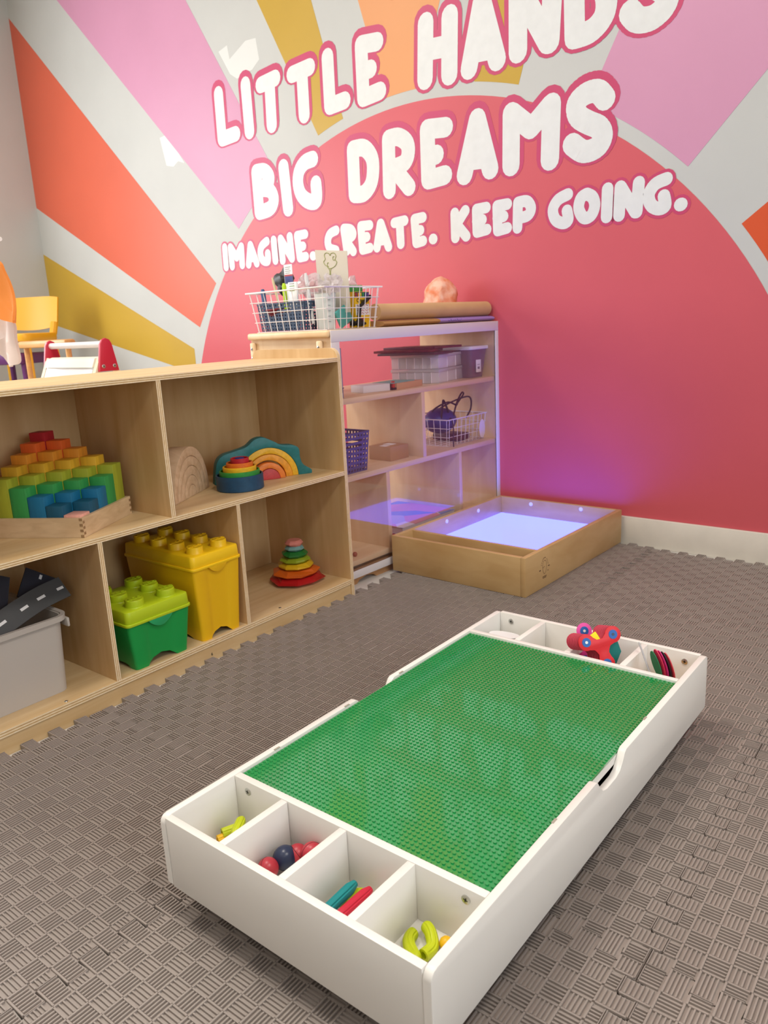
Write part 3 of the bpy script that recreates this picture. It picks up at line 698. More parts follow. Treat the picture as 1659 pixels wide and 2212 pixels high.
# ---- stacking block set in its tray
TF, TU, TV = Vector((-1.5535, 0.871)), Vector((-0.4854, 0.8742)), Vector((-0.8742, -0.4854)); TLEN, TW, THH = 0.2225, 0.008, 0.0445
def tp(a, b, z): q = TF+TU*a+TV*b; return Vector((q.x, q.y, z))
def tbox(bm, a0, a1, b0, b1, z0, z1, bev=0, mi=0):
    t = BM(); box(t, (a0, b0, z0), (a1, b1, z1), bev, mi)
    for v in t.verts: v.co = tp(v.co.x, v.co.y, v.co.z)
    return merge(bm, t)
tray = thing('block_tray', 'square raw wood tray with finger joints holding the coloured blocks', 'tray', tp(TLEN/2, TLEN/2, ZMID), 'S')
TRAYW = wood('tray_wood', '#c9a981', '#dfc39c', (8, 8, 30), 0.6); TRAYD = wood('tray_end_grain', '#8a6a4a', '#a5835c', (40, 40, 40), 0.7)
zt0, zt1 = ZMID+0.0004, ZMID+THH
bm = BM(); tbox(bm, TW, TLEN-TW, TW, TLEN-TW, zt0, zt0+0.005); part('tray_floor', bm, TRAYW, tray)
nf = 7; fh = (zt1-zt0)/nf
for nm, (a0, a1, b0, b1) in dict(u0=(0, TLEN, 0, TW), u1=(0, TLEN, TLEN-TW, TLEN), v0=(0, TW, 0, TLEN), v1=(TLEN-TW, TLEN, 0, TLEN)).items():
    bm = BM(); isu = nm[0] == 'u'
    if isu: tbox(bm, TW, TLEN-TW, b0, b1, zt0, zt1)
    else: tbox(bm, a0, a1, TW, TLEN-TW, zt0, zt1)
    for k in range(nf):
        if (k % 2 == 0) == isu:
            for e in ((0, TW), (TLEN-TW, TLEN)):
                t3 = BM(); g3 = 0.0004
                if isu: tbox(t3, e[0]-g3*(e[0] == 0), e[1]+g3*(e[0] != 0), b0, b1, zt0+k*fh, zt0+(k+1)*fh)
                else: tbox(t3, a0, a1, e[0]-g3*(e[0] == 0), e[1]+g3*(e[0] != 0), zt0+k*fh, zt0+(k+1)*fh)
                t3.normal_update(); ax = TU if isu else TV
                for f in t3.faces:
                    if abs(f.normal.x*ax.x+f.normal.y*ax.y) > 0.9: f.material_index = 1
                merge(bm, t3)
    part('tray_side', bm, [TRAYW, TRAYD], tray)
ROWC = ['#e2a493', '#0f4e67', '#11658a', '#2f8a45', '#93992a', '#cfa02a', '#dd8f2c', '#dd6227', '#a8202a']
ROWN = ['pink', 'dark blue', 'blue', 'green', 'olive green', 'golden yellow', 'light orange', 'orange', 'red']
ORD = ['first', 'second', 'third', 'fourth', 'fifth']; BS = (TLEN-2*TW)/5
for k in range(9):
    cells = [(i, k-i) for i in range(5) if 0 <= k-i < 5]; cells.sort(key=lambda c: c[0])    # left to right in the picture
    c1 = ROWC[k]; mm = wood('block_'+ROWN[k].replace(' ', '_'), c1, tuple(min(1, x*1.10+0.01) for x in [int(c1[q:q+2], 16)/255 for q in (1, 3, 5)]), (34, 34, 3), 0.5, 0.08)
    for q, (i, j) in enumerate(cells):
        h = 0.0500+0.0205*k; bm = BM(); tbox(bm, TW+i*BS+0.0004, TW+(i+1)*BS-0.0004, TW+j*BS+0.0004, TW+(j+1)*BS-0.0004, zt0+0.0052, ZMID+h, 0.0016)
        if len(cells) == 1: lb = 'small pink block at the front corner of the tray' if k == 0 else 'red block, tallest of all, at the back corner of the tray'
        else: lb = '%s square block, %s from the left in its row of %d' % (ROWN[k], ORD[q], len(cells))
        solo('stepped_block', bm, mm, lb, 'block', tp(TW+(i+.5)*BS, TW+(j+.5)*BS, zt0+0.0052), 'S', 'blocks in the wooden tray')

# ---- nested natural wood arches
A0, A1 = Vector((-1.6304, 1.1751)), Vector((-1.7363, 1.3726)); AU = (A1-A0).normalized(); AW = (A1-A0).length; AN = Vector((-AU.y, AU.x))   # back direction
if AN.x > 0: AN = -AN
AHT = 0.134
for k in range(5):
    f = 1-k/5.2; fi = 1-(k+1)/5.2; g = 0.0011
    def ell(s, n=22): return [(AW/2-(AW/2*s)*math.cos(math.pi*i/n), (AHT*s)*math.sin(math.pi*i/n)**0.92) for i in range(n+1)]
    if k < 4: P = ell(f-g*4) + ell(fi+g*4)[::-1]
    else: P = ell(f-g*4)
    bm = BM(); t = BM(); prism(t, P, 'z', 0, -0.052, bev=0.0008)
    M = Matrix(((AU.x, 0, -AN.x, A0.x), (AU.y, 0, -AN.y, A0.y), (0, 1, 0, ZMID+0.0004), (0, 0, 0, 1))); bmesh.ops.transform(t, matrix=M, verts=t.verts); merge(bm, t)
    nm = ['outermost natural wood arch of the nested set', 'second largest natural wood arch in the nested set', 'middle natural wood arch of the nested set', 'second smallest natural wood arch in the nested set', 'innermost solid natural wood half dome of the nested set'][k]
    m_ = (A0+A1)/2+AN*0.026; solo('wooden_arch', bm, RAWWOOD, nm, 'wooden arch', (m_.x, m_.y, ZMID), 'S', 'nested natural wood arches')

# ---- nesting bowls
BC = Vector((-1.6346, 1.3997, ZMID+0.0003))
def dye(name, c): return wood('dyed_'+name, c, tuple(min(1, x*1.12+0.015) for x in [int(c[q:q+2], 16)/255 for q in (1, 3, 5)]), (3, 40, 40), 0.45, 0.06)
for k, (nm, c, r, z0, z1) in enumerate((('blue', '#15405f', 0.0655, 0, 0.0420), ('green', '#2f8d39', 0.0560, 0.018, 0.0530), ('yellow', '#e3b11f', 0.0465, 0.030, 0.0640), ('orange', '#dc6f1f', 0.0370, 0.042, 0.0745), ('red', '#b3202c', 0.0258, 0.052, 0.0860), ('navy', '#1b2f80', 0.0130, 0.066, 0.0865))):
    bm = BM(); w = 0.0045 if k < 5 else 0.013
    prof = [(0.0001, z0), (r-0.002, z0), (r, z0+0.002), (r, z1-0.0015), (r-0.0015, z1), (r-w+0.001, z1), (r-w, z1-0.001), (r-w, z0+0.006), (0.0001, z0+0.006)] if k < 5 else [(0.0001, z0), (r, z0), (r, z1-0.002), (r-0.002, z1), (0.0001, z1)]
    off = Vector((0.0, 0.0045*min(k, 4)*0.3, 0)); lathe(bm, prof, BC+off, 40, cap=False)
    lb = {'blue': 'largest bowl, dark blue, at the base of the nesting set', 'green': 'green bowl resting inside the dark blue one', 'yellow': 'yellow bowl resting inside the green one', 'orange': 'orange bowl resting inside the yellow one', 'red': 'smallest bowl, red, on top of the nesting set', 'navy': 'small navy peg inside the red bowl'}[nm]
    solo('nesting_bowl', bm, dye(nm, c), lb, 'bowl', BC+off+Vector((0, 0, z0)), 'S', 'dyed wood nesting bowls')

# ---- rainbow and cloud puzzle, standing diagonally
Q1 = Vector((-1.6037, 1.6526)); Q0 = Vector((-1.738, 1.395)); QU = (Q1-Q0).normalized(); QL = (Q1-Q0).length; QN = Vector((-QU.y, QU.x))
if QN.x > 0: QN = -QN
def puzzle(name, P, dep, m, label, fwd=0.0):
    bm = BM(); t = BM(); prism(t, P, 'z', fwd, -dep+fwd, bev=0.0009)
    M = Matrix(((QU.x, 0, -QN.x, Q0.x), (QU.y, 0, -QN.y, Q0.y), (0, 1, 0, ZMID+0.0004), (0, 0, 0, 1))); bmesh.ops.transform(t, matrix=M, verts=t.verts); merge(bm, t)
    c = sum((Vector((p[0], p[1])) for p in P), Vector((0, 0)))/len(P); b = Q0+QU*c.x+QN*(dep/2)
    solo(name, bm, m, label, 'puzzle piece', (b.x, b.y, ZMID), 'S', 'rainbow and cloud puzzle')
rc = QL*0.555; rr = [0.108, 0.091, 0.072, 0.049, 0.032]
def half(c, r, n=24, a0=0, a1=180): return [(c+r*math.cos(math.radians(a0+(a1-a0)*i/n)), r*math.sin(math.radians(a0+(a1-a0)*i/n))) for i in range(n+1)]
cloud = [(p.x, p.y) for p in smooth_line([Vector(q+(0,)) for q in ((QL+0.003, 0.0), (QL+0.002, 0.012), (QL-0.022, 0.030), (QL-0.030, 0.052), (QL-0.032, 0.078), (QL-0.048, 0.090), (QL-0.085, 0.095), (QL-0.108, 0.108), (QL-0.138, 0.122), (QL-0.165, 0.118), (QL-0.190, 0.100), (0.062, 0.090), (0.030, 0.082), (0.012, 0.064), (0.004, 0.03), (0.0, 0.0))], 5)]
h0 = [(max(x, 0.012), y) for x, y in half(rc, rr[1], a0=180, a1=0)]
puzzle('cloud_block', cloud + h0, 0.034, dye('teal', '#1d6a6c'), 'teal cloud shaped block around the rainbow', 0.0)
puzzle('rainbow_arch', half(rc, rr[1]-0.0008)+half(rc, rr[2]+0.0008)[::-1], 0.033, dye('lemon', '#dba922'), 'outer golden yellow arch of the rainbow puzzle')
puzzle('rainbow_arch', half(rc, rr[2]-0.0008)+half(rc-0.004, rr[3]+0.006)[::-1], 0.033, dye('amber', '#dc9322'), 'inner amber arch of the rainbow puzzle', 0.004)
puzzle('rainbow_arch', half(rc-0.004, rr[3])+half(rc-0.004, rr[4]+0.001)[::-1], 0.033, dye('tangerine', '#dd7a2e'), 'small orange arch of the rainbow puzzle', 0.018)
puzzle('rainbow_dome', half(rc-0.004, rr[4]-0.0005), 0.033, dye('rose', '#b53a3a'), 'red half dome at the centre of the rainbow puzzle', 0.022)

# ---- stacked faceted stones on the bottom shelf
SC = Vector((-1.6713, 1.6245)); random.seed(11)
STN = [('red', '#b01a1c', 0.073, 0.0235), ('orange', '#cf5f18', 0.064, 0.0215), ('yellow', '#d8ad1c', 0.049, 0.0185), ('olive', '#8a9a22', 0.040, 0.0165), ('dark green', '#1e6b2b', 0.035, 0.019), ('pale teal', '#6f9c98', 0.026, 0.0155), ('pink', '#cf7f73', 0.0245, 0.018)]
z = ZBOT+0.0002
for k, (nm, c, r, h) in enumerate(STN):
    r *= 1.2; bm = BM(); n = 9; ph = random.random()*6; rings = []
    for s, zz in ((0.78, 0), (1.0, h*0.42), (0.96, h*0.60), (0.72, h)):
        rings.append([bm.verts.new((SC.x+r*s*(1+0.07*random.uniform(-1, 1))*math.cos(ph+2*math.pi*t/n), SC.y+r*s*(1+0.07*random.uniform(-1, 1))*math.sin(ph+2*math.pi*t/n), z+zz+(0.0025*random.uniform(-1, 1) if 0 < zz < h else 0))) for t in range(n)])
    for A, B in zip(rings, rings[1:]):
        for t in range(n):
            bm.faces.new((A[t], A[(t+1) % n], B[t])); bm.faces.new((A[(t+1) % n], B[(t+1) % n], B[t]))
    bm.faces.new(rings[0][::-1]); bm.faces.new(rings[-1])
    bmesh.ops.bevel(bm, geom=bm.edges[:], offset=0.0007, segments=1, affect='EDGES')
    pos = ['bottom', 'second from the bottom', 'third from the bottom', 'in the middle', 'third from the top', 'just under the pink top stone', 'top']
    solo('stacking_stone', bm, mat('stone_'+nm.replace(' ', '_'), c, 0.35, 0.5, var=0.06, vscale=40), '%s faceted wooden stone, %s of the stack' % (nm, pos[k]) if k not in (0, 6) else '%s faceted wooden stone at the %s of the stack' % (nm, pos[k]), 'stacking stone', (SC.x, SC.y, z), 'S', 'stack of faceted stones', smooth=False)
    z += h+0.0002

# ---- brick shaped storage boxes
def brick_box(name, label, x1, y0, y1, depth, ztop_body, zlid, cb, cl, studs):
    """x1 front face, tapered body, lid with overhang and round studs"""
    base = (x1-depth/2, (y0+y1)/2, ZBOT); t = thing(name, label, 'storage box', base, 'S', 'brick shaped storage boxes')
    MB_, ML = mat('box_body_'+cb, '#'+cb, 0.36, 0.45), mat('box_lid_'+cl, '#'+cl, 0.36, 0.45)
    inset = 0.014; x0 = x1-depth; zb = ZBOT+0.0003
    # body: each wall a tapered slab, front with two grooves and an arched cut-out at the bottom
    def lerp_y(f, z): k = (z-zb)/(ztop_body-zb); lo, hi = y0+inset*(1-k), y1-inset*(1-k); return lo+(hi-lo)*f
    def fxp(z): return x1-inset*0.55*(1-(z-zb)/(ztop_body-zb))-0.004
    bm = BM()
    cols = [(0.0, 0), (0.22, 0), (0.27, 0.006), (0.34, 0.014), (0.5, 0.020), (0.66, 0.014), (0.73, 0.006), (0.78, 0), (1.0, 0)]
    groove = [0, 0, 0.004, 0.0045, 0.0045, 0.0045, 0.004, 0, 0]
    lowv = [bm.verts.new((fxp(zb)-g, lerp_y(f, zb), zb+a)) for (f, a), g in zip(cols, groove)]; upv = [bm.verts.new((fxp(ztop_body)-g, lerp_y(f, ztop_body), ztop_body)) for (f, a), g in zip(cols, groove)]
    for i in range(len(cols)-1): bm.faces.new((lowv[i], lowv[i+1], upv[i+1], upv[i]))
    xb0, xb1 = x0+inset, x0+0.004
    bl = [bm.verts.new((xb0, lerp_y(f, zb), zb)) for f in (0, 1)]; bu = [bm.verts.new((xb1, lerp_y(f, ztop_body), ztop_body)) for f in (0, 1)]
    # side with small cut-out
    for f, vl, vu, L, U in ((0, lowv[0], upv[0], bl[0], bu[0]), (1, lowv[-1], upv[-1], bl[1], bu[1])):
        m1 = [bm.verts.new((xb0+(fxp(zb)-xb0)*q, lerp_y(f, zb), zb+a)) for q, a in ((0.86, 0.0), (0.80, 0.006), (0.74, 0.009), (0.26, 0.009), (0.20, 0.006), (0.14, 0.0))]
        bm.faces.new([vl]+m1+[L, U, vu])
    bm.faces.new((bl[0], bl[1], bu[1], bu[0])); bm.faces.new([bu[0], bu[1]]+upv[::-1])
    bmesh.ops.recalc_face_normals(bm, faces=bm.faces)
    vert_e = [e for e in bm.edges if abs(e.verts[0].co.z-e.verts[1].co.z) > 0.05 and e.calc_face_angle(0) > 0.9]
    bmesh.ops.bevel(bm, geom=vert_e, offset=0.009, segments=3, profile=0.5, affect='EDGES')
    part('body', bm, MB_, t)
    bm = BM(); prism(bm, rrect(x0, x1, y0-0.004, y1+0.004, 0.012), 'z', ztop_body-0.001, ztop_body+0.006, bev=0.0012)
    t2 = BM(); prism(t2, rrect(x0+0.002, x1-0.002, y0-0.002, y1+0.002, 0.012), 'z', ztop_body+0.005, zlid, bev=0.004)
    for v in t2.verts:
        k = (v.co.z-ztop_body)/(zlid-ztop_body); cx, cy = x1-depth/2, (y0+y1)/2; q = 1-0.02*k
        v.co.x = cx+(v.co.x-cx)*q; v.co.y = cy+(v.co.y-cy)*q
    merge(bm, t2); lid = part('lid', bm, ML, t)
    nx, sr, shh = studs; pitch_y = (y1-y0)/2
    tx = text_bm('LEGO', sr*0.80, 0.0012, bold=0.0005); me = bpy.data.meshes.new('stud_lettering'); tx.to_mesh(me); tx.free(); me.materials.append(ML)
    for i in range(nx):
        for j in range(2):
            cx, cy = x1-depth*(i+0.5)/nx-0.002, y0+pitch_y*(j+0.5); bm = BM()
            lathe(bm, [(sr*1.06, 0), (sr, 0.002), (sr*0.985, shh-0.003), (sr*0.96, shh-0.001), (sr*0.90, shh)], (cx, cy, zlid-0.0005), 32); so = part('stud', bm, ML, t)
            o = _link(bpy.data.objects.new('stud_lettering', me)); o.parent = so; o.location = (cx-base[0], cy-base[1], zlid+shh-0.0004-base[2]); o.rotation_euler = (0, 0, math.radians(90)); BASE[o.name] = Vector(base)
    bm = BM(); wtab = (y1-y0)*0.20; cy = (y0+y1)/2
    prism(bm, [(cy-wtab+2*wtab*i/14, ztop_body+0.001-0.0285*math.sin(math.pi*i/14)**0.75*(wtab/0.045)) for i in range(15)], 'x', x1-0.010, x1-0.0005, bev=0.0012)
    part('front_tab', bm, mat('box_tab_'+cb, '#'+cb if cb != '189c48' else '#2aa566', 0.36), t)
    return t
brick_box('storage_brick', 'tall yellow brick shaped storage box with round studs', -1.5225, 1.1285, 1.2818, 0.302, 0.2405, 0.2765, 'efbd14', 'f4c818', (4, 0.0215, 0.0175))
brick_box('storage_brick', 'short green brick shaped storage box with lime lid', -1.5235, 0.9300, 1.1080, 0.200, 0.1610, 0.1965, '189c48', 'b4ca1e', (3, 0.0225, 0.0185))

# ---- grey bin with road pieces
GB = mat('bin_grey', '#bfb8b0', 0.45, 0.4); bx1, by0, by1 = -1.586, 0.560, 0.8135; bx0 = SB+0.03
gb = thing('grey_bin', 'light grey plastic bin holding dark toy road pieces', 'bin', ((bx0+bx1)/2, (by0+by1)/2, ZBOT), 'S')
def ring_walls(bm, lo, hi, z0, z1, th, r0, r1, floor=True, mi=0):
    """tapered open tub between two rounded rectangles (x0,x1,y0,y1)"""
    def R(q, d, r): return rrect(q[0]+d, q[1]-d, q[2]+d, q[3]-d, max(r-d, 0.001), 5)
    loops = [(lo, 0, z0, r0), (hi, 0, z1, r1), (hi, th, z1, r1), (lo, th, z0+th, r0)]
    vs = [[bm.verts.new((x, y, z)) for x, y in R(q, d, r)] for q, d, z, r in loops]; n = len(vs[0])
    for A, B in zip(vs, vs[1:]):
        for i in range(n): bm.faces.new((A[i], A[(i+1) % n], B[(i+1) % n], B[i])).material_index = mi
    if floor: bm.faces.new(vs[0][::-1]).material_index = mi; bm.faces.new(vs[-1]).material_index = mi
    return bm
bm = BM(); ring_walls(bm, (bx0+0.012, bx1-0.003, by0+0.010, by1-0.010), (bx0, bx1, by0, by1), ZBOT+0.0003, 0.222, 0.0025, 0.022, 0.026); part('tub', bm, GB, gb)
bm = BM(); ring_walls(bm, (bx0-0.007, bx1+0.007, by0-0.007, by1+0.010), (bx0-0.008, bx1+0.008, by0-0.008, by1+0.011), 0.212, 0.2245, 0.0095, 0.030, 0.032, False)
for f in list(bm.faces): pass
part('rim', bm, GB, gb)
bm = BM(); box(bm, (bx1-0.035, by1+0.004, 0.192), (bx1+0.002, by1+0.0105, 0.214), 0.003); part('handle_lug', bm, GB, gb)
ROAD = mat('road_grey', '#4a4b4c', 0.7, var=0.06); ROADB = mat('road_navy', '#2b2c38', 0.7, var=0.06); DASH = mat('road_dash_white', '#e8e8e8', 0.6)
def road(pix, xs, wid, m, label, dashes, flip=1):
    """flat road strip; pix are centre line pixels, xs their depth planes"""
    C = [fx(u, v, x, 'S') for (u, v), x in zip(pix, xs)]
    C = smooth_line(C, 6) if len(C) > 2 else [C[0].lerp(C[1], i/8) for i in range(9)]
    nrm = Vector((0.80, 0.12, 0.58)).normalized(); bm = BM(); L, R_ = [], []
    for i, p in enumerate(C):
        d = (C[min(i+1, len(C)-1)]-C[max(i-1, 0)]).normalized(); s = nrm.cross(d).normalized()*wid/2; L.append(p+s); R_.append(p-s)
    th = 0.004; q = [[bm.verts.new(p) for p in row] for row in (L, R_, [p-nrm*th for p in R_], [p-nrm*th for p in L])]
    for A, B in zip(q, q[1:]+q[:1]):
        for i in range(len(C)-1): bm.faces.new((A[i], A[i+1], B[i+1], B[i]))
    for i in (0, -1): bm.faces.new([r[i] for r in q])
    o = solo('toy_road', bm, m, label, 'toy road', C[len(C)//2], 'S', 'toy road pieces', smooth=False)
    for f0, f1 in dashes:
        bm = BM(); n = len(C)-1; a, b = C[0].lerp(C[0], 0), None
        def at(f): x = f*n; i = min(int(x), n-1); return C[i].lerp(C[i+1], x-i)
        a, b = at(f0), at(f1); d = (b-a).normalized(); s = nrm.cross(d).normalized()*0.0032
        vs = [bm.verts.new(p+nrm*0.0005) for p in (a+s, a-s, b-s, b+s)]; bm.faces.new(vs); part('lane_dash', bm, DASH, o, smooth=False)
road([(-30, 1372), (40, 1322), (90, 1290), (140, 1266)], [-1.605, -1.62, -1.64, -1.655], 0.052, ROAD, 'long curved grey road piece with white dashes sticking out of the bin', [(0.12, 0.21), (0.36, 0.46), (0.60, 0.71), (0.86, 0.96)])
road([(72, 1300), (90, 1238)], [-1.70, -1.74], 0.075, ROADB, 'dark navy road piece behind the long grey one', [(0.78, 0.93)])
road([(-14, 1330), (-6, 1242)], [-1.645, -1.70], 0.055, ROADB, 'blue grey road piece at the left edge of the bin', [])

# ================================================================== LIGHT TABLE (frame L)
lx0, lx1, ly0, ly1, lz = -1.6182, -1.1053, 1.9167, 2.607, 0.1232; LT = 0.0165
lt = thing('light_table', 'low birch light box on the floor with a glowing blue panel', 'light table', ((lx0+lx1)/2, (ly0+ly1)/2, 0), 'L')
for a, b in (((lx0, ly0+LT, 0.0003), (lx0+LT, ly1, lz)), ((lx1-LT, ly0+0.0002, 0.0003), (lx1, ly1, lz)), ((lx0, ly0, 0.0003), (lx1-LT-0.0002, ly0+LT-0.0002, lz)), ((lx0+LT, ly1-LT, 0.0003), (lx1-LT, ly1, lz))):
    bm = BM(); box(bm, a, b, 0.0012); part('side_board', bm, BEECH, lt)
bm = BM(); box(bm, (lx0+LT, 2.012, 0.03), (lx1-LT, 2.025, lz-0.003), 0.001); part('partition', bm, BEECH, lt)
bm = BM(); box(bm, (lx0+LT, ly0+LT, 0.026), (lx1-LT, 2.012, 0.032)); part('compartment_floor', bm, BEECH, lt)
bm = BM(); box(bm, (lx0+LT, 2.025, 0.050), (lx1-LT, ly1-LT, 0.057)); part('glowing_panel', bm, mat('light_panel_blue', '#5666a8', 0.25, emit='#4c53ff', estr=3.5), lt, 'glowing blue acrylic panel')
for u, v in ((965, 1126), (1033, 1103)):  # white discs put in for round bright spots on the left inner wall
    p = fx(u, v, lx0+LT, 'L'); bm = BM(); tube(bm, [(lx0+LT, p.y, p.z), (lx0+LT+0.002, p.y, p.z)], 0.0075, 18); part('bright_spot_disc', bm, WHITE, lt)
for u, v in ((1147, 1089), (1255, 1100)):  # two more discs drawn for the bright spots, on the far inner wall
    p = fy(u, v, ly1-LT, 'L'); bm = BM(); tube(bm, [(p.x, ly1-LT, p.z), (p.x, ly1-LT-0.002, p.z)], 0.0075, 18); part('bright_spot_disc', bm, WHITE, lt)
INK = mat('logo_brown_ink', '#4a2c18', 0.7); cy, cz, lxx = 2.034, 0.0625, lx1+0.0002
def mark(pts, r, closed=False):
    bm = BM(); P = [Vector((lxx, cy+y, cz+z)) for y, z in pts]
    for a, b in list(zip(P, P[1:]))+([(P[-1], P[0])] if closed else []):
        d = b-a; q = Vector((0, -d.z, d.y)).normalized()*r
        bm.faces.new([bm.verts.new(v) for v in (a+q, a-q, b-q, b+q)])
    part('logo_mark', bm, INK, lt, smooth=False)
mark([((0.0125+0.002*math.sin(a))*math.cos(a), 0.0215*math.sin(a)+0.003) for a in [2*math.pi*k/28 for k in range(28)]], 0.0007, True)
mark([(-0.011, 0.005), (-0.007, 0.001), (-0.003, 0.006), (0.000, 0.003)], 0.0006)
for k in range(11):
    a = math.radians(158-k*13.6); 
    if k != 7: mark([(0.0215*math.cos(a)-0.0012, 0.0300*math.sin(a)+0.002), (0.0215*math.cos(a)+0.0012, 0.0325*math.sin(a)+0.002)], 0.0014)
mark([(-0.013, -0.0270), (0.0125, -0.0270)], 0.0012); mark([(-0.0115, -0.0312), (0.0105, -0.0312)], 0.0011)
mark([(-0.0335, -0.002), (-0.0235, -0.002)], 0.0016); mark([(0.022, 0.001), (0.032, 0.001)], 0.0016); mark([(0.021, 0.009), (0.0245, 0.009)], 0.001); mark([(0.019, -0.013), (0.024, -0.013)], 0.0013)

# ================================================================== TALL SHELF (frame B)
BX, BB, BY0, BY1, BZ = -1.650, -2.018, 1.6955, 2.630, 0.8078; BT = 0.018
ts = thing('tall_shelf', 'taller open back maple shelf with a clear acrylic sheet over its front', 'shelf', ((BX+BB)/2, (BY0+BY1)/2, FLOOR_Z), 'B')
FX_ = BX-0.004                                # wood front behind the sheet
bm = BM(); box(bm, (BB-0.004, BY0-0.006, BZ-0.0215), (FX_+0.003, BY1, BZ), 0.007, seg=3); part('top_board', bm, MAPLE_Y, ts)
bm = BM(); box(bm, (BB, BY0+0.008, FLOOR_Z), (FX_, BY0+0.026, BZ-0.0217)); part('end_panel', bm, MAPLE, ts)
bm = BM(); box(bm, (BB, BY1-0.018, FLOOR_Z), (FX_, BY1, BZ-0.0217)); part('end_panel', bm, MAPLE, ts)
for x in (BB+0.014, FX_-0.042):
    bm = BM(); P = rrect(x-0.011, x+0.011, BY0-0.004, BY0+0.0078, 0.005); prism(bm, P, 'z', 0.02, BZ-0.030, bev=0.004); po = part('corner_post', bm, MAPLE, ts)
    for z in (0.758, 0.728): screw((x, BY0-0.0042, z), (0, -1, 0), ts, 0.005)
S1, S2, S3 = 0.598, 0.352, 0.071; i0, i1 = BY0+0.0262, BY1-0.0182
for z in (S1, S2, S3):
    bm = BM(); box(bm, (BB, i0, z-BT), (FX_, i1, z), 0.0012); part('shelf_board', bm, MAPLE_Y, ts)
for y, za, zb in ((2.1385, S2, S1-BT), (1.9295, S3, S2-BT), (2.3555, S3, S2-BT)):
    bm = BM(); box(bm, (BB, y, za), (FX_-0.0005, y+0.018, zb), 0.001); part('divider', bm, MAPLE, ts)
prof = [(i0, 0.040), (i1, 0.040), (i1, FLOOR_Z), (1.86, FLOOR_Z), (1.845, -0.001), (1.81, 0.006), (1.775, -0.001), (1.76, FLOOR_Z), (i0, FLOOR_Z)]
bm = BM(); prism(bm, prof, 'x', FX_-0.024, FX_-0.006); part('base_rail', bm, wood('rail_brown', '#a8774a', '#b98a5c', (9, 1, 9), 0.5), ts)
ACR = clear('acrylic_sheet', '#fcfbfe', 1.15, 0.04, 0.008, '#f0e6ff'); TRIM = mat('white_edge_trim', '#dcd5d6', 0.45)
bm = BM(); box(bm, (BX-0.001, BY0+0.004, 0.0150), (BX+0.002, BY1+0.002, 0.800)); pane = part('acrylic_sheet', bm, ACR, ts, 'clear acrylic sheet')
for a, b in (((BY0, 0.772), (BY1+0.003, 0.8066)), ((BY0, 0.0405), (BY0+0.036, 0.7718)), ((BY1-0.024, 0.0405), (BY1+0.003, 0.7718)), ((BY0+0.004, 0.0147), (BY1, 0.0402))):
    bm = BM(); box(bm, (BX+0.0022, a[0], a[1]), (BX+0.0055, b[0], b[1]), 0.001); part('edge_trim', bm, TRIM, pane)

# ---- helpers for boxes measured by three bottom corners (left, front, right) in the picture
def corner_box(pa, pb, pc, z0, vtop=None, h=None, la=None, lc=None):
    A, B_, C = (fz(p[0], p[1], z0, 'B') for p in (pa, pb, pc)); d = (C-B_); lc = lc or d.length; d.normalize(); n = Vector((-d.y, d.x, 0))
    if n.x > 0: n = -n
    la = la or (A-B_).dot(n)
    if h is None:
        k = fx(pb[0], vtop, B_.x, 'B'); h = k.z-z0
    return B_, d, n, la, lc, h
def obox(bm, o, d, n, a0, a1, c0, c1, z0, z1, bev=0, mi=0):
    t = BM(); box(t, (a0, c0, z0), (a1, c1, z1), bev, mi)
    for v in t.verts: v.co = o + n*v.co.x + d*v.co.y + Vector((0, 0, v.co.z-o.z))
    return merge(bm, t)
def flatbox(name, label, cat, cb, m, group=None, bev=0.0012):
    o, d, n, la, lc, h = cb; bm = BM(); obox(bm, o, d, n, 0, la, 0, lc, o.z+0.0003, o.z+h, bev)
    return solo(name, bm, m, label, cat, o+n*la/2+d*lc/2, 'B', group)
# top tier
bm = BM(); box(bm, (-1.790, 1.7345, S1+0.0003), (-1.668, 1.7610, 0.752), 0.001); o = solo('picture_book', bm, mat('book_grey_blue', '#8f8ca0', 0.5), 'grey blue book standing at the left end of the top tier', 'book', (-1.73, 1.748, S1), 'B')
for body, z in (('A', 0.665), ('NT', 0.622)):
    bm = text_bm(body, 0.024, 0.0002); place(bm, (-1.6677, 1.7478, z), (0, 1, 0), (0, 0, 1)); part('spine_letters', bm, mat('book_letters', '#2e3658', 0.5) if body == 'NT' else WHITE, o)
cb1 = corner_box((748, 848.7), (785, 849.8), (843, 843.5), S1, 834); flatbox('white_box', 'flat white box on the top tier of the tall shelf', 'box', cb1, mat('card_white', '#e9e2df', 0.5))
cb2 = corner_box((845, 838), (858, 842), (936, 829), S1, 828, la=0.10, lc=0.155); flatbox('game_box', 'flat tan box lying behind the white box', 'box', cb2, mat('card_tan', '#cf9f78', 0.6))
o, d, n, la, lc, h = cb2; bm = BM(); obox(bm, o, d, n, 0.004, la-0.01, -0.02, lc*0.72, S1+h+0.0004, S1+h+0.0030); solo('craft_sheet', bm, mat('sheet_teal', '#7db0a8', 0.6), 'thin teal sheet on the flat tan box', 'sheet', o+n*0.05+d*0.05+Vector((0, 0, h)), 'B')
p = fz(849, 842.5, S1, 'B'); p.x = min(p.x, BX-0.012)
mk = thing('paint_marker', 'small red marker standing on a black base', 'marker', p, 'B')
bm = BM(); box(bm, (p.x-0.008, p.y-0.010, S1+0.0002), (p.x+0.008, p.y+0.010, S1+0.008), 0.001); part('base', bm, BLACK, mk)
bm = BM(); box(bm, (p.x-0.005, p.y-0.005, S1+0.008), (p.x+0.005, p.y+0.005, S1+0.030), 0.001); part('body', bm, mat('marker_red', '#c93a22', 0.4), mk)
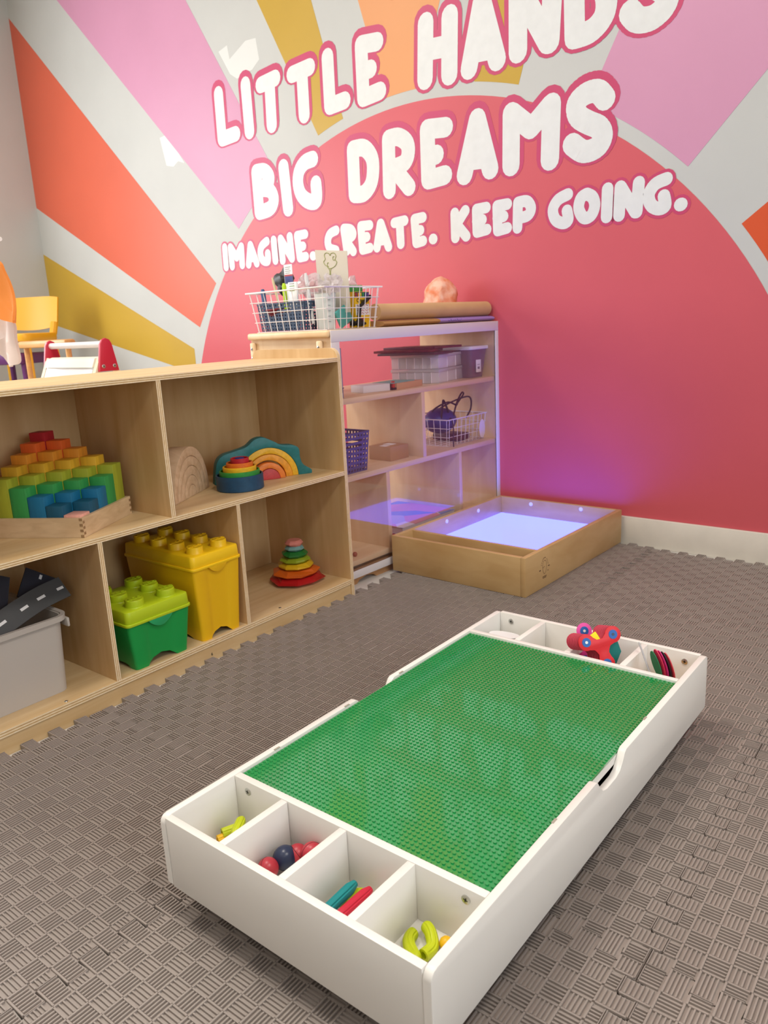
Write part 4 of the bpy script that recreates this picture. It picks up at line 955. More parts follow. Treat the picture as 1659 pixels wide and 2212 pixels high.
MILK = clear('frosted_plastic', '#fbf7fa', 1.2, 0.08, 0.50, '#ffffff'); CLRP = clear('storage_clear_plastic', '#d9ccd6', 1.3, 0.06, 0.30, '#b9a2b4')
cb3 = corner_box((822, 817), (949.4, 828.7), (1004, 816), S1, 797.5); o, d, n, la, lc, h = cb3; la = min(la, 0.195)
for k, lb in enumerate(('lower frosted plastic organiser box of two', 'upper frosted plastic organiser box under the magazines')):
    z0 = S1+0.0003+k*(h+0.0006); t = thing('organiser_box', lb, 'storage box', o+n*la/2+d*lc/2+Vector((0, 0, z0-S1)), 'B', 'frosted organiser boxes')
    bm = BM(); obox(bm, o, d, n, 0.003, la-0.003, 0.003, lc-0.003, z0, z0+h*0.78, 0.002); part('body', bm, MILK, t)
    bm = BM(); obox(bm, o, d, n, 0, la, 0, lc, z0+h*0.78, z0+h, 0.002); part('lid', bm, MILK, t)
    for q in range(1, 6):
        bm = BM(); obox(bm, o, d, n, la*q/6-0.001, la*q/6+0.001, 0.0015, lc-0.004, z0+0.001, z0+h*0.78); part('cell_wall', bm, mat('frosted_rib', '#f6f0f4', 0.4), t)
    for q in (1, 2):
        bm = BM(); obox(bm, o, d, n, 0.0015, la-0.004, lc*q/3-0.001, lc*q/3+0.001, z0+0.001, z0+h*0.77); part('cell_wall', bm, MATS['frosted_rib'], t)
    if k == 1:
        for q in (2.5, 3.5, 4.5):
            bm = BM(); obox(bm, o, d, n, la*(5.5-q)/6-0.012, la*(5.5-q)/6+0.012, 0.008, 0.03, z0+0.002, z0+0.017); part('paper_scrap', bm, WHITE, t)
ztop = S1+2*(h+0.0006)+0.0006
MAGC = [mat('magazine_dark', '#40343a', 0.4), mat('magazine_red', '#7c3038', 0.35, var=0.3, vscale=30), mat('magazine_maroon', '#6e3440', 0.35, var=0.3, vscale=30)]
for k, (da, dd, ang, lb) in enumerate(((-0.012, -0.03, 0.10, 'dark spined magazine, lowest of the pile on the organisers'), (0.01, 0.01, -0.08, 'red covered magazine in the middle of the pile'), (0.02, 0.05, 0.25, 'maroon magazine fanned out on top of the pile'))):
    bm = BM(); z0 = ztop+k*0.0088; t = BM(); box(t, (0, 0, 0), (0.235, 0.22 if k else 0.20, 0.0082), 0.001); bmesh.ops.rotate(t, cent=(0, 0, 0), matrix=Matrix.Rotation(ang, 3, 'Z'), verts=t.verts)
    for v in t.verts: v.co = o+n*(v.co.x+da+0.012)+d*(v.co.y*0.62+dd-0.01)+Vector((0, 0, z0-S1+v.co.z))
    merge(bm, t); mo = solo('magazine', bm, MAGC[k], lb, 'magazine', o+n*0.1+d*0.06+Vector((0, 0, z0-S1)), 'B', 'magazines on the organisers')
# clear tote
ya, yb = fx(1016, 750, -1.675, 'B').y, min(fx(1063, 745, -1.675, 'B').y, i1-0.003); zl = fx(1030, 752, -1.675, 'B').z
tt = thing('clear_tote', 'clear plastic tub with a white lid at the right of the top tier', 'storage box', (-1.76, (ya+yb)/2, S1), 'B')
bm = BM(); ring_walls(bm, (-1.855, -1.690, ya+0.022, yb-0.022), (-1.875, -1.678, ya+0.006, yb-0.006), S1+0.0003, zl-0.004, 0.0018, 0.014, 0.016); part('tub', bm, CLRP, tt)
bm = BM(); prism(bm, rrect(-1.880, -1.673, ya, yb, 0.016), 'z', zl-0.005, zl+0.008, bev=0.003); part('lid', bm, WHITE, tt)
p = fx(1034, 790, -1.682, 'B'); bm = BM(); box(bm, (-1.6835, p.y-0.017, p.z-0.024), (-1.6825, p.y+0.017, p.z+0.024), 0.0003); lb_ = part('sticker', bm, WHITE, tt, 'white sticker')
bm = BM(); box(bm, (-1.6824, p.y-0.007, p.z-0.012), (-1.6822, p.y+0.007, p.z-0.003)); box(bm, (-1.6824, p.y-0.009, p.z+0.004), (-1.6822, p.y+0.009, p.z+0.006)); part('print', bm, mat('print_grey', '#6f6a78', 0.6), lb_)

# middle tier
def woven_wall(bm, P0, P1, Q0, Q1, nu, nv, th, hole=0.55, slot=None):
    """wall quad P0-P1 (bottom) Q0-Q1 (top) made of bands that leave rows of holes"""
    def S_(f, g): return P0.lerp(P1, f).lerp(Q0.lerp(Q1, f), g)
    nrm = (P1-P0).cross(Q0-P0).normalized()*th
    def quad(f0, f1, g0, g1):
        a = [S_(f0, g0), S_(f1, g0), S_(f1, g1), S_(f0, g1)]; v = [bm.verts.new(p) for p in a]+[bm.verts.new(p+nrm) for p in a]
        for f in ((0, 1, 2, 3), (7, 6, 5, 4), (0, 4, 5, 1), (1, 5, 6, 2), (2, 6, 7, 3), (3, 7, 4, 0)): bm.faces.new([v[i] for i in f])
    cu, cv = 1/nu, 1/nv
    for j in range(nv+1): quad(0, 1, max(0, j*cv-cv*(1-hole)/2), min(1, j*cv+cv*(1-hole)/2))
    for i in range(nu+1):
        for j in range(nv):
            g0, g1 = j*cv+cv*(1-hole)/2, (j+1)*cv-cv*(1-hole)/2; sft = (0.16 if j % 2 else -0.16)*cu; c = i*cu
            if slot and slot[0] < c < slot[1] and slot[2] <= j < slot[3]: continue
            quad(max(0, c-cu*(1-hole)/2+sft*0), min(1, c+cu*(1-hole)/2), g0, g1)
def woven_basket(name, label, lo, hi, z0, z1, m, fr='B', slots=True):
    t = thing(name, label, 'basket', ((lo[0]+lo[1])/2, (lo[2]+lo[3])/2, z0), fr)
    L = [Vector((x, y, z0)) for x, y in ((lo[1], lo[2]), (lo[1], lo[3]), (lo[0], lo[3]), (lo[0], lo[2]))]; H = [Vector((x, y, z1)) for x, y in ((hi[1], hi[2]), (hi[1], hi[3]), (hi[0], hi[3]), (hi[0], hi[2]))]
    for k in range(4):
        a, b, c, d = L[k], L[(k+1) % 4], H[k], H[(k+1) % 4]; bm = BM(); nu = max(4, round((d-c).length/0.014))
        woven_wall(bm, a, b, c, d, nu, 8, 0.002, 0.5, (0.28, 0.72, 5, 7)); part('woven_side', bm, m, t)
    bm = BM(); box(bm, (lo[0], lo[2], z0), (lo[1], lo[3], z0+0.002)); part('bottom', bm, m, t)
    bm = BM(); tube(bm, [(p.x, p.y, z1) for p in H], 0.0032, 8, closed=True); part('rim', bm, m, t)
    return t
BLUB = mat('basket_blue_plastic', '#4a4f86', 0.5); SLATE = mat('basket_slate_plastic', '#3f5370', 0.5)
y1_ = fx(796, 930, -1.672, 'B').y; zr = fx(790, 932, -1.672, 'B').z
woven_basket('woven_basket', 'blue woven plastic basket at the left of the middle tier', (-1.84, -1.682, 1.7300, y1_-0.008), (-1.85, -1.672, 1.7260, y1_), S2+0.0004, zr, BLUB)
cb4 = corner_box((790, 994), (844, 997), (894.6, 984.6), S2, 966.6, lc=0.098); cbm = mat('cardboard', '#b98f63', 0.75, var=0.06); bo = flatbox('cardboard_box', 'flat brown cardboard box on the middle tier', 'box', cb4, cbm)
o, d, n, la, lc, h = cb4
for a0, a1, c0, c1 in ((0.03, 0.06, 0.01, 0.035), (0.035, 0.075, 0.045, 0.075)):
    bm = BM(); obox(bm, o, d, n, a0, min(a1, la-0.005), c0, min(c1, lc-0.005), S2+h, S2+h+0.0004); part('label_sticker', bm, WHITE, bo)
WIRE = mat('white_coated_wire', '#ece6e6', 0.35)
def wire_basket(name, label, lo, hi, z0, z1, nx, ny, rows, fr='B', r=0.0011, rr=0.0022, group='white wire baskets', rim_ext=0.0):
    t = thing(name, label, 'basket', ((lo[0]+lo[1])/2, (lo[2]+lo[3])/2, z0), fr, group)
    L = [(lo[1], lo[2]), (lo[1], lo[3]), (lo[0], lo[3]), (lo[0], lo[2])]; H = [(hi[1], hi[2]), (hi[1], hi[3]), (hi[0], hi[3]), (hi[0], hi[2])]
    def pt_(k, f, g): a, b, c, d = Vector(L[k]), Vector(L[(k+1) % 4]), Vector(H[k]), Vector(H[(k+1) % 4]); p = a.lerp(b, f).lerp(c.lerp(d, f), g); return (p.x, p.y, z0+r+(z1-z0-r)*g)
    for k in range(4):
        bm = BM(); cnt = ny if k % 2 == 0 else nx
        for i in range(cnt+1): tube(bm, [pt_(k, 0.03+0.94*i/cnt, 0), pt_(k, 0.03+0.94*i/cnt, 1)], r, 6)
        for q in range(rows): tube(bm, [pt_(k, 0, q/rows), pt_(k, 1, q/rows)], r, 6)
        part('wire_side', bm, WIRE, t)
    bm = BM()
    for i in range(nx+1): x = lo[0]+(lo[1]-lo[0])*i/nx; tube(bm, [(x, lo[2], z0+r), (x, lo[3], z0+r)], r, 6)
    part('wire_bottom', bm, WIRE, t)
    bm = BM(); e = rim_ext; tube(bm, [(p.x, p.y, z1) for p in (Vector((H[0][0]+e, H[0][1]-e)), Vector((H[1][0]+e, H[1][1]+e)), Vector((H[2][0]-e, H[2][1]+e)), Vector((H[3][0]-e, H[3][1]-e)))], rr, 8, closed=True); part('rim', bm, WIRE, t)
    return t
q = fz(968, 965.6, S2, 'B'); yr = fx(1046, 950, q.x, 'B').y; zr2 = fx(985, 904, q.x+0.006, 'B').z
xb = q.x; wire_basket('wire_basket', 'white wire basket of cables on the middle tier', (xb-0.20, xb, q.y, yr), (xb-0.215, min(xb+0.012, BX-0.008), q.y-0.012, min(yr+0.03, i1-0.006)), S2+0.0004, zr2, 7, 9, 3)
yc = (q.y+yr)/2
cbk = thing('power_adapter', 'blue rounded adapter with a black strap in the cable basket', 'adapter', (xb-0.10, yc-0.04, S2+0.02), 'B')
bm = BM(); M = Matrix.Diagonal((0.060, 0.075, 0.050, 1)); sphere(bm, (xb-0.10, yc-0.035, S2+0.085), 1.0, M=M); part('body', bm, mat('adapter_blue', '#2c3a80', 0.4), cbk)
bm = BM(); tube(bm, smooth_line([(xb-0.06, yc-0.08, S2+0.10), (xb-0.055, yc-0.075, S2+0.158), (xb-0.06, yc-0.06, S2+0.165), (xb-0.05, yc-0.045, S2+0.12)], 5), 0.004, 8); part('strap', bm, BLACK, cbk)
bm = BM(); box(bm, (xb-0.16, yc-0.01, S2+0.004), (xb-0.03, yc+0.07, S2+0.030), 0.006); solo('charger_block', bm, mat('charger_brown', '#5b3d3a', 0.5), 'dark brown block at the bottom of the cable basket', 'charger', (xb-0.1, yc+0.03, S2), 'B')
CORD = mat('black_cord', '#231a20', 0.5)
bm = BM(); P = [(xb-0.05, yc-0.02, S2+0.09), (xb-0.05, yc+0.01, S2+0.15), (xb-0.06, yc+0.06, S2+0.185), (xb-0.08, yc+0.10, S2+0.175), (xb-0.09, yc+0.075, S2+0.145), (xb-0.06, yc+0.02, S2+0.142), (xb-0.05, yc-0.05, S2+0.160), (xb-0.08, yc-0.09, S2+0.14), (xb-0.12, yc-0.05, S2+0.12), (xb-0.10, yc+0.05, S2+0.15), (xb-0.06, yc+0.110, S2+0.165), (xb-0.055, yc+0.115, S2+0.12), (xb-0.07, yc+0.10, S2+0.08)]
tube(bm, smooth_line(P, 8), 0.0034, 8)
solo('looped_cable', bm, CORD, 'black looping cable rising out of the wire basket', 'cable', (xb-0.08, yc, S2+0.1), 'B')
yh = fx(976, 985, xb+0.008, 'B').y; xh = min(xb+0.0185, BX-0.005); zt_ = zr2+0.004
pc = thing('plug_cord', 'thin black cord with a plug hanging over the cable basket rim', 'cord', (xh, yh, S2), 'B')
bm = BM(); tube(bm, smooth_line([(xb-0.02, yh+0.02, zr2-0.02), (xb, yh+0.01, zt_), (xh, yh, zr2-0.02), (xh, yh-0.002, S2+0.03), (xh, yh, S2-0.02)], 6), 0.0022, 8); part('cable', bm, CORD, pc)
bm = BM(); box(bm, (xh-0.004, yh-0.005, S2-0.045), (xh+0.0035, yh+0.005, S2-0.018), 0.002); part('plug', bm, CORD, pc)
p = fx(1037, 925, xb+0.004, 'B'); bm = BM(); M = Matrix.Diagonal((0.0022, 0.021, 0.037, 1)); sphere(bm, (min(xb+0.014, BX-0.006), p.y, p.z), 1.0, M=M); solo('round_tag', bm, mat('tag_lilac_white', '#ece4ea', 0.4), 'white oval tag hanging on the cable basket', 'tag', (xb+0.01, p.y, p.z), 'B')

# bottom tier
def printed(name, cols, scale):
    if name in MATS: return MATS[name]
    m = bpy.data.materials.new(name); m.use_nodes = True; nt = m.node_tree; b = nt.nodes['Principled BSDF']
    tc = nt.nodes.new('ShaderNodeTexCoord'); v = nt.nodes.new('ShaderNodeTexVoronoi'); v.inputs['Scale'].default_value = scale; nt.links.new(tc.outputs['Object'], v.inputs['Vector'])
    r = nt.nodes.new('ShaderNodeValToRGB'); r.color_ramp.interpolation = 'CONSTANT'
    for i, c in enumerate(cols):
        e = r.color_ramp.elements[i] if i < 2 else r.color_ramp.elements.new(i/len(cols)); e.position = i/len(cols); e.color = lin(c)
    nt.links.new(v.outputs['Color'], r.inputs[0]); nt.links.new(r.outputs[0], b.inputs['Base Color']); b.inputs['Roughness'].default_value = 0.3
    MATS[name] = m; return m
PAGES = mat('book_pages', '#e6dcd6', 0.7)
for k, (x0, x1, y0, y1, z0, z1, cols, lb) in enumerate((
    (-1.93, -1.662, 1.965, 2.165, S3+0.0003, S3+0.009, ('#c8b8b2', '#d0585a', '#e8ddd6', '#c44a48'), 'pale picture book, lowest in the bottom tier pile'),
    (-1.94, -1.672, 1.975, 2.150, S3+0.0094, S3+0.020, ('#cf4a58', '#d8707a', '#c23848', '#e6c9cc'), 'coral red picture book under the blue one'),
    (-1.95, -1.668, 2.020, 2.340, S3+0.0204, S3+0.046, ('#b8b4d8', '#6e86c0', '#d88a9c', '#8aa0d0', '#e8e0ea'), 'large blue and pink picture book on top of the pile'))):
    t = thing('picture_book', lb, 'book', ((x0+x1)/2, (y0+y1)/2, z0), 'B', 'picture books in the bottom tier')
    bm = BM(); box(bm, (x0+0.002, y0+0.003, z0+0.0015), (x1-0.003, y1-0.003, z1-0.0015)); part('pages', bm, PAGES, t)
    bm = BM(); box(bm, (x0, y0, z0), (x1, y1, z0+0.0015)); box(bm, (x0, y0, z1-0.0015), (x1, y1, z1)); box(bm, (x0, y0, z0), (x0+0.0018, y1, z1)); part('cover', bm, printed('cover_%d' % k, cols, 9), t)
p = fz(767, 1202, S3, 'B'); bm = BM(); sphere(bm, (p.x, p.y, S3+0.008), 0.008); tube(bm, [(p.x, p.y, S3+0.0002), (p.x, p.y, S3+0.006)], 0.005, 12); solo('wooden_peg', bm, mat('peg_red_brown', '#a5543f', 0.5), 'small red brown peg on the bottom board', 'peg', (p.x, p.y, S3), 'B')

# ---- on top of the tall shelf
ex, ey = -1.668, 1.7060
xl = fy(556, 711, ey, 'B').x; yr = fx(812, 704, ex, 'B').y; zr = fx(706, 619, ex+0.012, 'B').z; z0 = BZ+0.0003
wb = wire_basket('wire_basket', 'large white wire basket full of art supplies on the tall shelf', (xl, ex, ey, yr), (xl-0.020, ex+0.012, ey-0.012, yr+0.016), z0, zr, 10, 8, 4, r=0.0012, rr=0.0026, rim_ext=0.004)
bw = (ex-xl)
woven_basket('woven_basket', 'slate blue woven basket inside the large wire basket', (xl+0.012, xl+0.012+bw*0.62, ey+0.012, ey+0.13), (xl+0.004, xl+0.012+bw*0.66, ey+0.006, ey+0.14), z0+0.004, z0+0.088, SLATE)
bm = BM(); M = Matrix.Diagonal((0.024, 0.014, 0.018, 1)); sphere(bm, (xl+0.07, ey+0.03, z0+0.058), 1.0, M=M)
for k in range(6): tube(bm, [(xl+0.07+0.025*math.cos(a), ey+0.03-0.004*k+0.016*math.sin(a), z0+0.045+k*0.005) for a in [i*math.pi/8 for i in range(16)]], 0.003, 6, closed=True)
solo('ribbon_roll', bm, mat('ribbon_maroon', '#7a1a2a', 0.5), 'maroon ribbon coil inside the slate blue basket', 'ribbon', (xl+0.07, ey+0.03, z0+0.04), 'B')
cx_, cy_ = xl+bw*0.83, ey+0.055; CUP = clear('frosted_cup', '#eef2f2', 1.0, 0.2, 0.6, '#eef3f3')
cup = thing('measuring_cup', 'frosted white measuring beaker in the large wire basket', 'cup', (cx_, cy_, z0), 'B')
bm = BM(); lathe(bm, [(0.0001, 0.003), (0.027, 0.003), (0.034, 0.108), (0.036, 0.110), (0.0335, 0.110), (0.026, 0.006), (0.0001, 0.006)], (cx_, cy_, z0), 32, cap=False); part('beaker', bm, CUP, cup)
for k in range(5):
    bm = BM(); zz = 0.025+0.016*k; rr_ = 0.0275+0.0065*zz/0.105+0.0003; a = math.radians(-25); box(bm, (-0.004, -0.0003, -0.0006), (0.004, 0.0003, 0.0006)); bmesh.ops.rotate(bm, cent=(0, 0, 0), matrix=Matrix.Rotation(a+math.pi/2, 3, 'Z'), verts=bm.verts); bmesh.ops.translate(bm, vec=(cx_+rr_*math.cos(a), cy_+rr_*math.sin(a), z0+zz), verts=bm.verts); part('scale_mark', bm, mat('scale_grey', '#5a6068', 0.5), cup)
# teal pouch, crayon box and the rest
def along(u, v, x): return fx(u, v, x, 'B')
def lump(name, label, cat, c, r3, m, seed, amp=0.35, sub=3, flat_=False):
    bm = BM(); bmesh.ops.create_icosphere(bm, subdivisions=sub, radius=1)
    for v in bm.verts:
        k = 1+amp*noise.noise(v.co*1.7+Vector((seed, seed*2, 0))); v.co = Vector((v.co.x*r3[0]*k+c[0], v.co.y*r3[1]*k+c[1], v.co.z*r3[2]*k+c[2]))
    return solo(name, bm, m, label, cat, c, 'B', smooth=not flat_)
tp_ = along(742, 682, ex-0.02); bm = BM(); t = BM(); box(t, (-0.006, -0.030, -0.028), (0.006, 0.030, 0.028), 0.005); bmesh.ops.rotate(t, cent=(0, 0, 0), matrix=Matrix.Rotation(math.radians(28), 3, 'X'), verts=t.verts); bmesh.ops.translate(t, vec=(ex-0.02, tp_.y, z0+0.040), verts=t.verts); merge(bm, t)
solo('zip_pouch', bm, mat('pouch_teal', '#4fa29c', 0.35), 'teal packet leaning in the large wire basket', 'packet', (ex-0.02, tp_.y, z0), 'B')
cp = Vector((ex-0.03, yr-0.040, 0)); yw = 0.036
cr = thing('crayon_box', 'yellow and green crayon box at the right of the large wire basket', 'crayon box', (ex-0.03, cp.y, z0), 'B')
CY = mat('carton_yellow', '#e9bb16', 0.45); CG = mat('carton_green', '#2f8a3f', 0.45)
bm = BM(); box(bm, (ex-0.045, cp.y-yw, z0+0.003), (ex-0.018, cp.y+yw, z0+0.112), 0.0008); part('carton', bm, CY, cr)
bm = BM(); box(bm, (ex-0.0475, cp.y-yw*0.9, z0+0.108), (ex-0.0455, cp.y+yw, z0+0.134), 0.0004); part('open_flap', bm, CG, cr)
bm = BM(); box(bm, (ex-0.0179, cp.y-yw*0.95, z0+0.096), (ex-0.0175, cp.y+yw*0.95, z0+0.111)); part('crayon_strip', bm, mat('carton_navy', '#24404a', 0.5), cr)
for k in range(6):
    bm = BM(); yy = cp.y-yw*0.8+k*yw*0.32; tube(bm, [(ex-0.0178, yy, z0+0.097), (ex-0.0174, yy, z0+0.1085)], 0.0026, 8); part('crayon_print', bm, mat('crayon_%d' % k, ['#d23a2a', '#e8922a', '#e8d02a', '#3a9a4a', '#3a5ab8', '#7a3a9a'][k], 0.5), cr)
bm = text_bm('Crayola', 0.0165, 0.0002, bold=0.0004); place(bm, (ex-0.0177, cp.y, z0+0.085), (0, 1, 0), (0, 0, 1)); part('lettering', bm, BLACK, cr)
for k in range(4):                            # illegible red and blue marker scrawl on the white panel
    bm = BM(); tube(bm, smooth_line([(ex-0.0172, cp.y-yw*0.75+yw*1.5*q/11, z0+0.070-0.008*k+0.0022*math.sin(q*2.3+k)+0.0012*q/11) for q in range(12)], 4), 0.0007, 5); part('marker_scrawl', bm, mat('print_red', '#c22a2a', 0.5) if k != 1 else mat('print_blue', '#2a3a9a', 0.5), cr)
bm = BM(); tube(bm, [(ex-0.0180, cp.y-0.006, z0+0.022), (ex-0.0174, cp.y-0.006, z0+0.022)], 0.0115, 20); part('red_roundel', bm, MATS['print_red'], cr)
bm = text_bm('24', 0.014, 0.0002); place(bm, (ex-0.0171, cp.y-0.006, z0+0.022), (0, 1, 0), (0, 0, 1)); part('lettering', bm, WHITE, cr)
bm = BM(); box(bm, (ex-0.0179, cp.y-yw*0.9, z0+0.040), (ex-0.0176, cp.y+yw*0.9, z0+0.074)); part('white_panel', bm, WHITE, cr)
bm = BM(); a, b = along(777, 662, ex-0.012), along(800, 640, ex-0.012); tube(bm, [(ex-0.012, a.y-0.01, z0+0.006), (ex-0.012, a.y, a.z), (ex-0.012, b.y, b.z)], 0.006, 10); solo('black_spatula', bm, BLACK, 'black handled tool leaning across the crayon box', 'craft tool', (ex-0.012, a.y, z0), 'B')
lump('black_tool', 'dark crumpled tool at the bottom of the large wire basket', 'tool', (ex-0.03, along(772, 695, ex-0.03).y, z0+0.017), (0.02, 0.030, 0.014), BLACK, 3)
BAG = clear('plastic_bag', '#f2eef0', 1.5, 0.12, 0.35, '#efe9ea')
c = along(765, 622, ex-0.055); lump('plastic_bag', 'crumpled clear bag with black print behind the teal packet', 'plastic bag', (ex-0.075, c.y-0.01, c.z-0.035), (0.026, 0.045, 0.062), BAG, 5, 0.8, 3, True)
c = fy(668, 615, ey+0.06, 'B'); lump('plastic_bag', 'crumpled clear bag over the slate blue basket', 'plastic bag', (c.x, ey+0.06, c.z-0.004), (0.040, 0.030, 0.032), BAG, 8, 0.8, 3, True)
c = fy(715, 612, ey+0.05, 'B'); lump('plastic_bag', 'crumpled clear bag stuffed in the beaker', 'plastic bag', (c.x, ey+0.055, c.z-0.004), (0.024, 0.026, 0.026), BAG, 12, 0.9, 3, True)
# drawing on card
a, b = fy(680, 540, ey+0.10, 'B'), fy(749, 542, ey+0.10, 'B'); zb_ = z0+0.05
cd_ = thing('drawing_card', 'beige card with a green drawing of a tree standing in the basket', 'card', ((a.x+b.x)/2, ey+0.10, zb_), 'B')
bm = BM(); prism(bm, [(a.x, a.z), (b.x, b.z), (b.x+0.001, zb_), (a.x+0.006, zb_)], 'y', ey+0.10, ey+0.1015); part('card', bm, mat('card_beige', '#cfc6b6', 0.7), cd_)
def dl(pix): return smooth_line([fy(u, v, ey+0.0992, 'B') for u, v in pix], 4)
o_ = (520, 530); k5 = 5.184
def cp5(l): return [(o_[0]+x/k5, o_[1]+y/k5) for x, y in l]
for l in ([(985, 240), (945, 220), (928, 185), (945, 155), (935, 110), (950, 85), (985, 90), (1000, 115), (1010, 90), (1045, 85), (1065, 120), (1055, 160), (1075, 185), (1060, 225), (1030, 250), (1005, 258), (975, 250), (970, 200), (985, 195)], [(1058, 160), (1035, 165), (1030, 130), (1045, 125)], [(985, 255), (998, 300), (995, 340)], [(1010, 258), (1005, 300), (1008, 340)]):
    bm = BM(); tube(bm, dl(cp5(l)), 0.0007, 5); part('pen_line', bm, mat('pen_olive', '#8f9a2e', 0.6), cd_)
# small items sticking out on the left
c = fy(622, 584, ey+0.07, 'B'); pk = thing('label_tag', 'white paper tag standing above the slate blue basket', 'tag', (c.x, ey+0.07, z0+0.07), 'B')
bm = BM(); box(bm, (c.x-0.019, ey+0.07, z0+0.075), (c.x+0.019, ey+0.0715, c.z+0.018)); part('paper', bm, WHITE, pk)
for k in range(4):
    bm = BM(); box(bm, (c.x-0.013, ey+0.0693, c.z+0.009-k*0.006), (c.x+0.012-0.004*(k % 2), ey+0.0699, c.z+0.0110-k*0.006)); part('print_line', bm, mat('print_pale', '#a9a9a6', 0.6), pk)
bm = BM(); box(bm, (c.x-0.017, ey+0.0690, c.z-0.040), (c.x+0.020, ey+0.0699, c.z-0.018)); part('blue_band', bm, mat('packet_blue', '#24327a', 0.4), pk)
bm = BM(); box(bm, (c.x-0.017, ey+0.0688, c.z-0.018), (c.x+0.020, ey+0.0699, c.z-0.013)); part('red_band', bm, mat('packet_red', '#b02a30', 0.4), pk)
c = fy(605, 605, ey+0.085, 'B'); lump('black_pouch', 'black bundle behind the white paper tag', 'pouch', (c.x+0.01, ey+0.095, c.z-0.01), (0.040, 0.02, 0.040), BLACK, 21, 0.5)
for (u, v, u2, v2, col, r, lb) in ((588, 600, 598, 640, '#cfc19a', 0.004, 'thin wooden brush handle leaning in the slate basket'), (613, 612, 616, 640, '#b9e01e', 0.007, 'lime highlighter pen in the slate basket'), (660, 590, 668, 640, '#d9d9dc', 0.006, 'white plastic spoon handle in the wire basket'), (567, 625, 572, 660, '#3c5a86', 0.008, 'blue handle at the left of the slate basket')):
    a, b = fy(u, v, ey+0.04, 'B'), fy(u2, v2, ey+0.04, 'B'); b = a+(b-a)*2.2; b.z = max(b.z, z0+0.012); bm = BM(); tube(bm, [a, a.lerp(b, 0.1), b], [r*0.6, r, r*0.9], 10); solo('craft_tool', bm, mat('tool_'+col[1:], col, 0.45), lb, 'craft tool', b, 'B')
c = fy(632, 618, ey+0.02, 'B'); bm = BM(); box(bm, (c.x-0.018, ey+0.018, z0+0.06), (c.x+0.018, ey+0.026, c.z+0.012), 0.001); so = solo('small_carton', bm, WHITE, 'small white carton with printed lines beside the highlighter', 'carton', (c.x, ey+0.02, z0+0.06), 'B')
for k in range(4):
    bm = BM(); box(bm, (c.x-0.013, ey+0.0174, c.z+0.006-k*0.007), (c.x+0.010, ey+0.0179, c.z+0.0085-k*0.007)); part('print_line', bm, mat('print_green', '#8fae7a', 0.6) if k % 2 else MATS['print_pale'], so)
# kraft tubes
KR = mat('kraft_tube', '#c7a173', 0.7, var=0.05, vscale=14); KRD = mat('kraft_roll', '#a97c49', 0.75, var=0.06)
xt = -1.692; zt1_, zb1_ = along(1046, 651, xt).z, along(1046, 682, xt).z; yA, yB = yr+0.026, along(1049, 665, xt).y; rk = (zt1_-zb1_)/2
t = thing('cardboard_tube', 'long brown cardboard tube lying on the tall shelf', 'tube', (xt, (yA+yB)/2, BZ+0.02), 'B')
bm = BM(); n = 28; zc = (zt1_+zb1_)/2; ring = []
for y, r in ((yA, rk), (yB, rk), (yB, rk*0.88), (yB-0.06, rk*0.88)):
    ring.append([bm.verts.new((xt+r*math.cos(2*math.pi*k/n), y, zc+r*math.sin(2*math.pi*k/n))) for k in range(n)])
for A, B in zip(ring, ring[1:]):
    for k in range(n): bm.faces.new((A[k], A[(k+1) % n], B[(k+1) % n], B[k]))
bm.faces.new(ring[0]); bm.faces.new(ring[-1]); part('tube_wall', bm, KR, t)
hz = (zb1_-BZ)/2-0.0004; xl2 = xt-0.012
t = thing('paper_roll', 'flattened brown paper roll under the cardboard tube', 'paper roll', (xl2, (yA+yB)/2, BZ), 'B')
def flat_roll(bm, y0, y1, e=0.0):
    P = [(xl2+(0.050+e)*math.cos(a)*abs(math.cos(a))**-0.3 if abs(math.cos(a)) > 1e-4 else xl2, BZ+0.0004+hz+(hz+e)*math.sin(a)) for a in [2*math.pi*k/24+0.01 for k in range(24)]]; prism(bm, P, 'y', y0, y1)
bm = BM(); flat_roll(bm, yA, yB+0.003); part('roll', bm, KRD, t)
ys = along(952, 690, xl2+0.05).y
bm = BM(); flat_roll(bm, ys, yB+0.0035, 0.0003); lb_ = part('purple_wrapper', bm, mat('wrapper_purple', '#9a7fc4', 0.5), t, 'purple paper wrapper')
bm = BM(); tube(bm, smooth_line([(xl2+0.0506, ys+0.045+0.004*k, BZ+hz+0.003*math.sin(k*1.9)+0.0015*math.sin(k*5.1)) for k in range(22)], 4), 0.0006, 5); part('pen_scribble', bm, mat('wrapper_ink', '#5a4a9a', 0.6), lb_)
# salt rock lamp
xs = -1.83; pl, pr_ = along(917, 655, xs), along(986, 652, xs); zt2 = along(948, 597, xs).z; yc, rw = (pl.y+pr_.y)/2, (pr_.y-pl.y)*0.33
t = thing('salt_lamp', 'rough pink salt rock lamp on top of the tall shelf', 'lamp', (xs, yc, BZ), 'B')
m = bpy.data.materials.new('salt_rock'); m.use_nodes = True; nt = m.node_tree; b = nt.nodes['Principled BSDF']; tc = nt.nodes.new('ShaderNodeTexCoord'); nz = nt.nodes.new('ShaderNodeTexNoise'); nz.inputs['Scale'].default_value = 22; nz.inputs['Detail'].default_value = 6
nt.links.new(tc.outputs['Object'], nz.inputs[0]); r = nt.nodes.new('ShaderNodeValToRGB'); r.color_ramp.elements[0].color = lin('#dd7f52'); r.color_ramp.elements[1].color = lin('#f0bfa8'); r.color_ramp.elements[0].position = 0.4; r.color_ramp.elements[1].position = 0.62
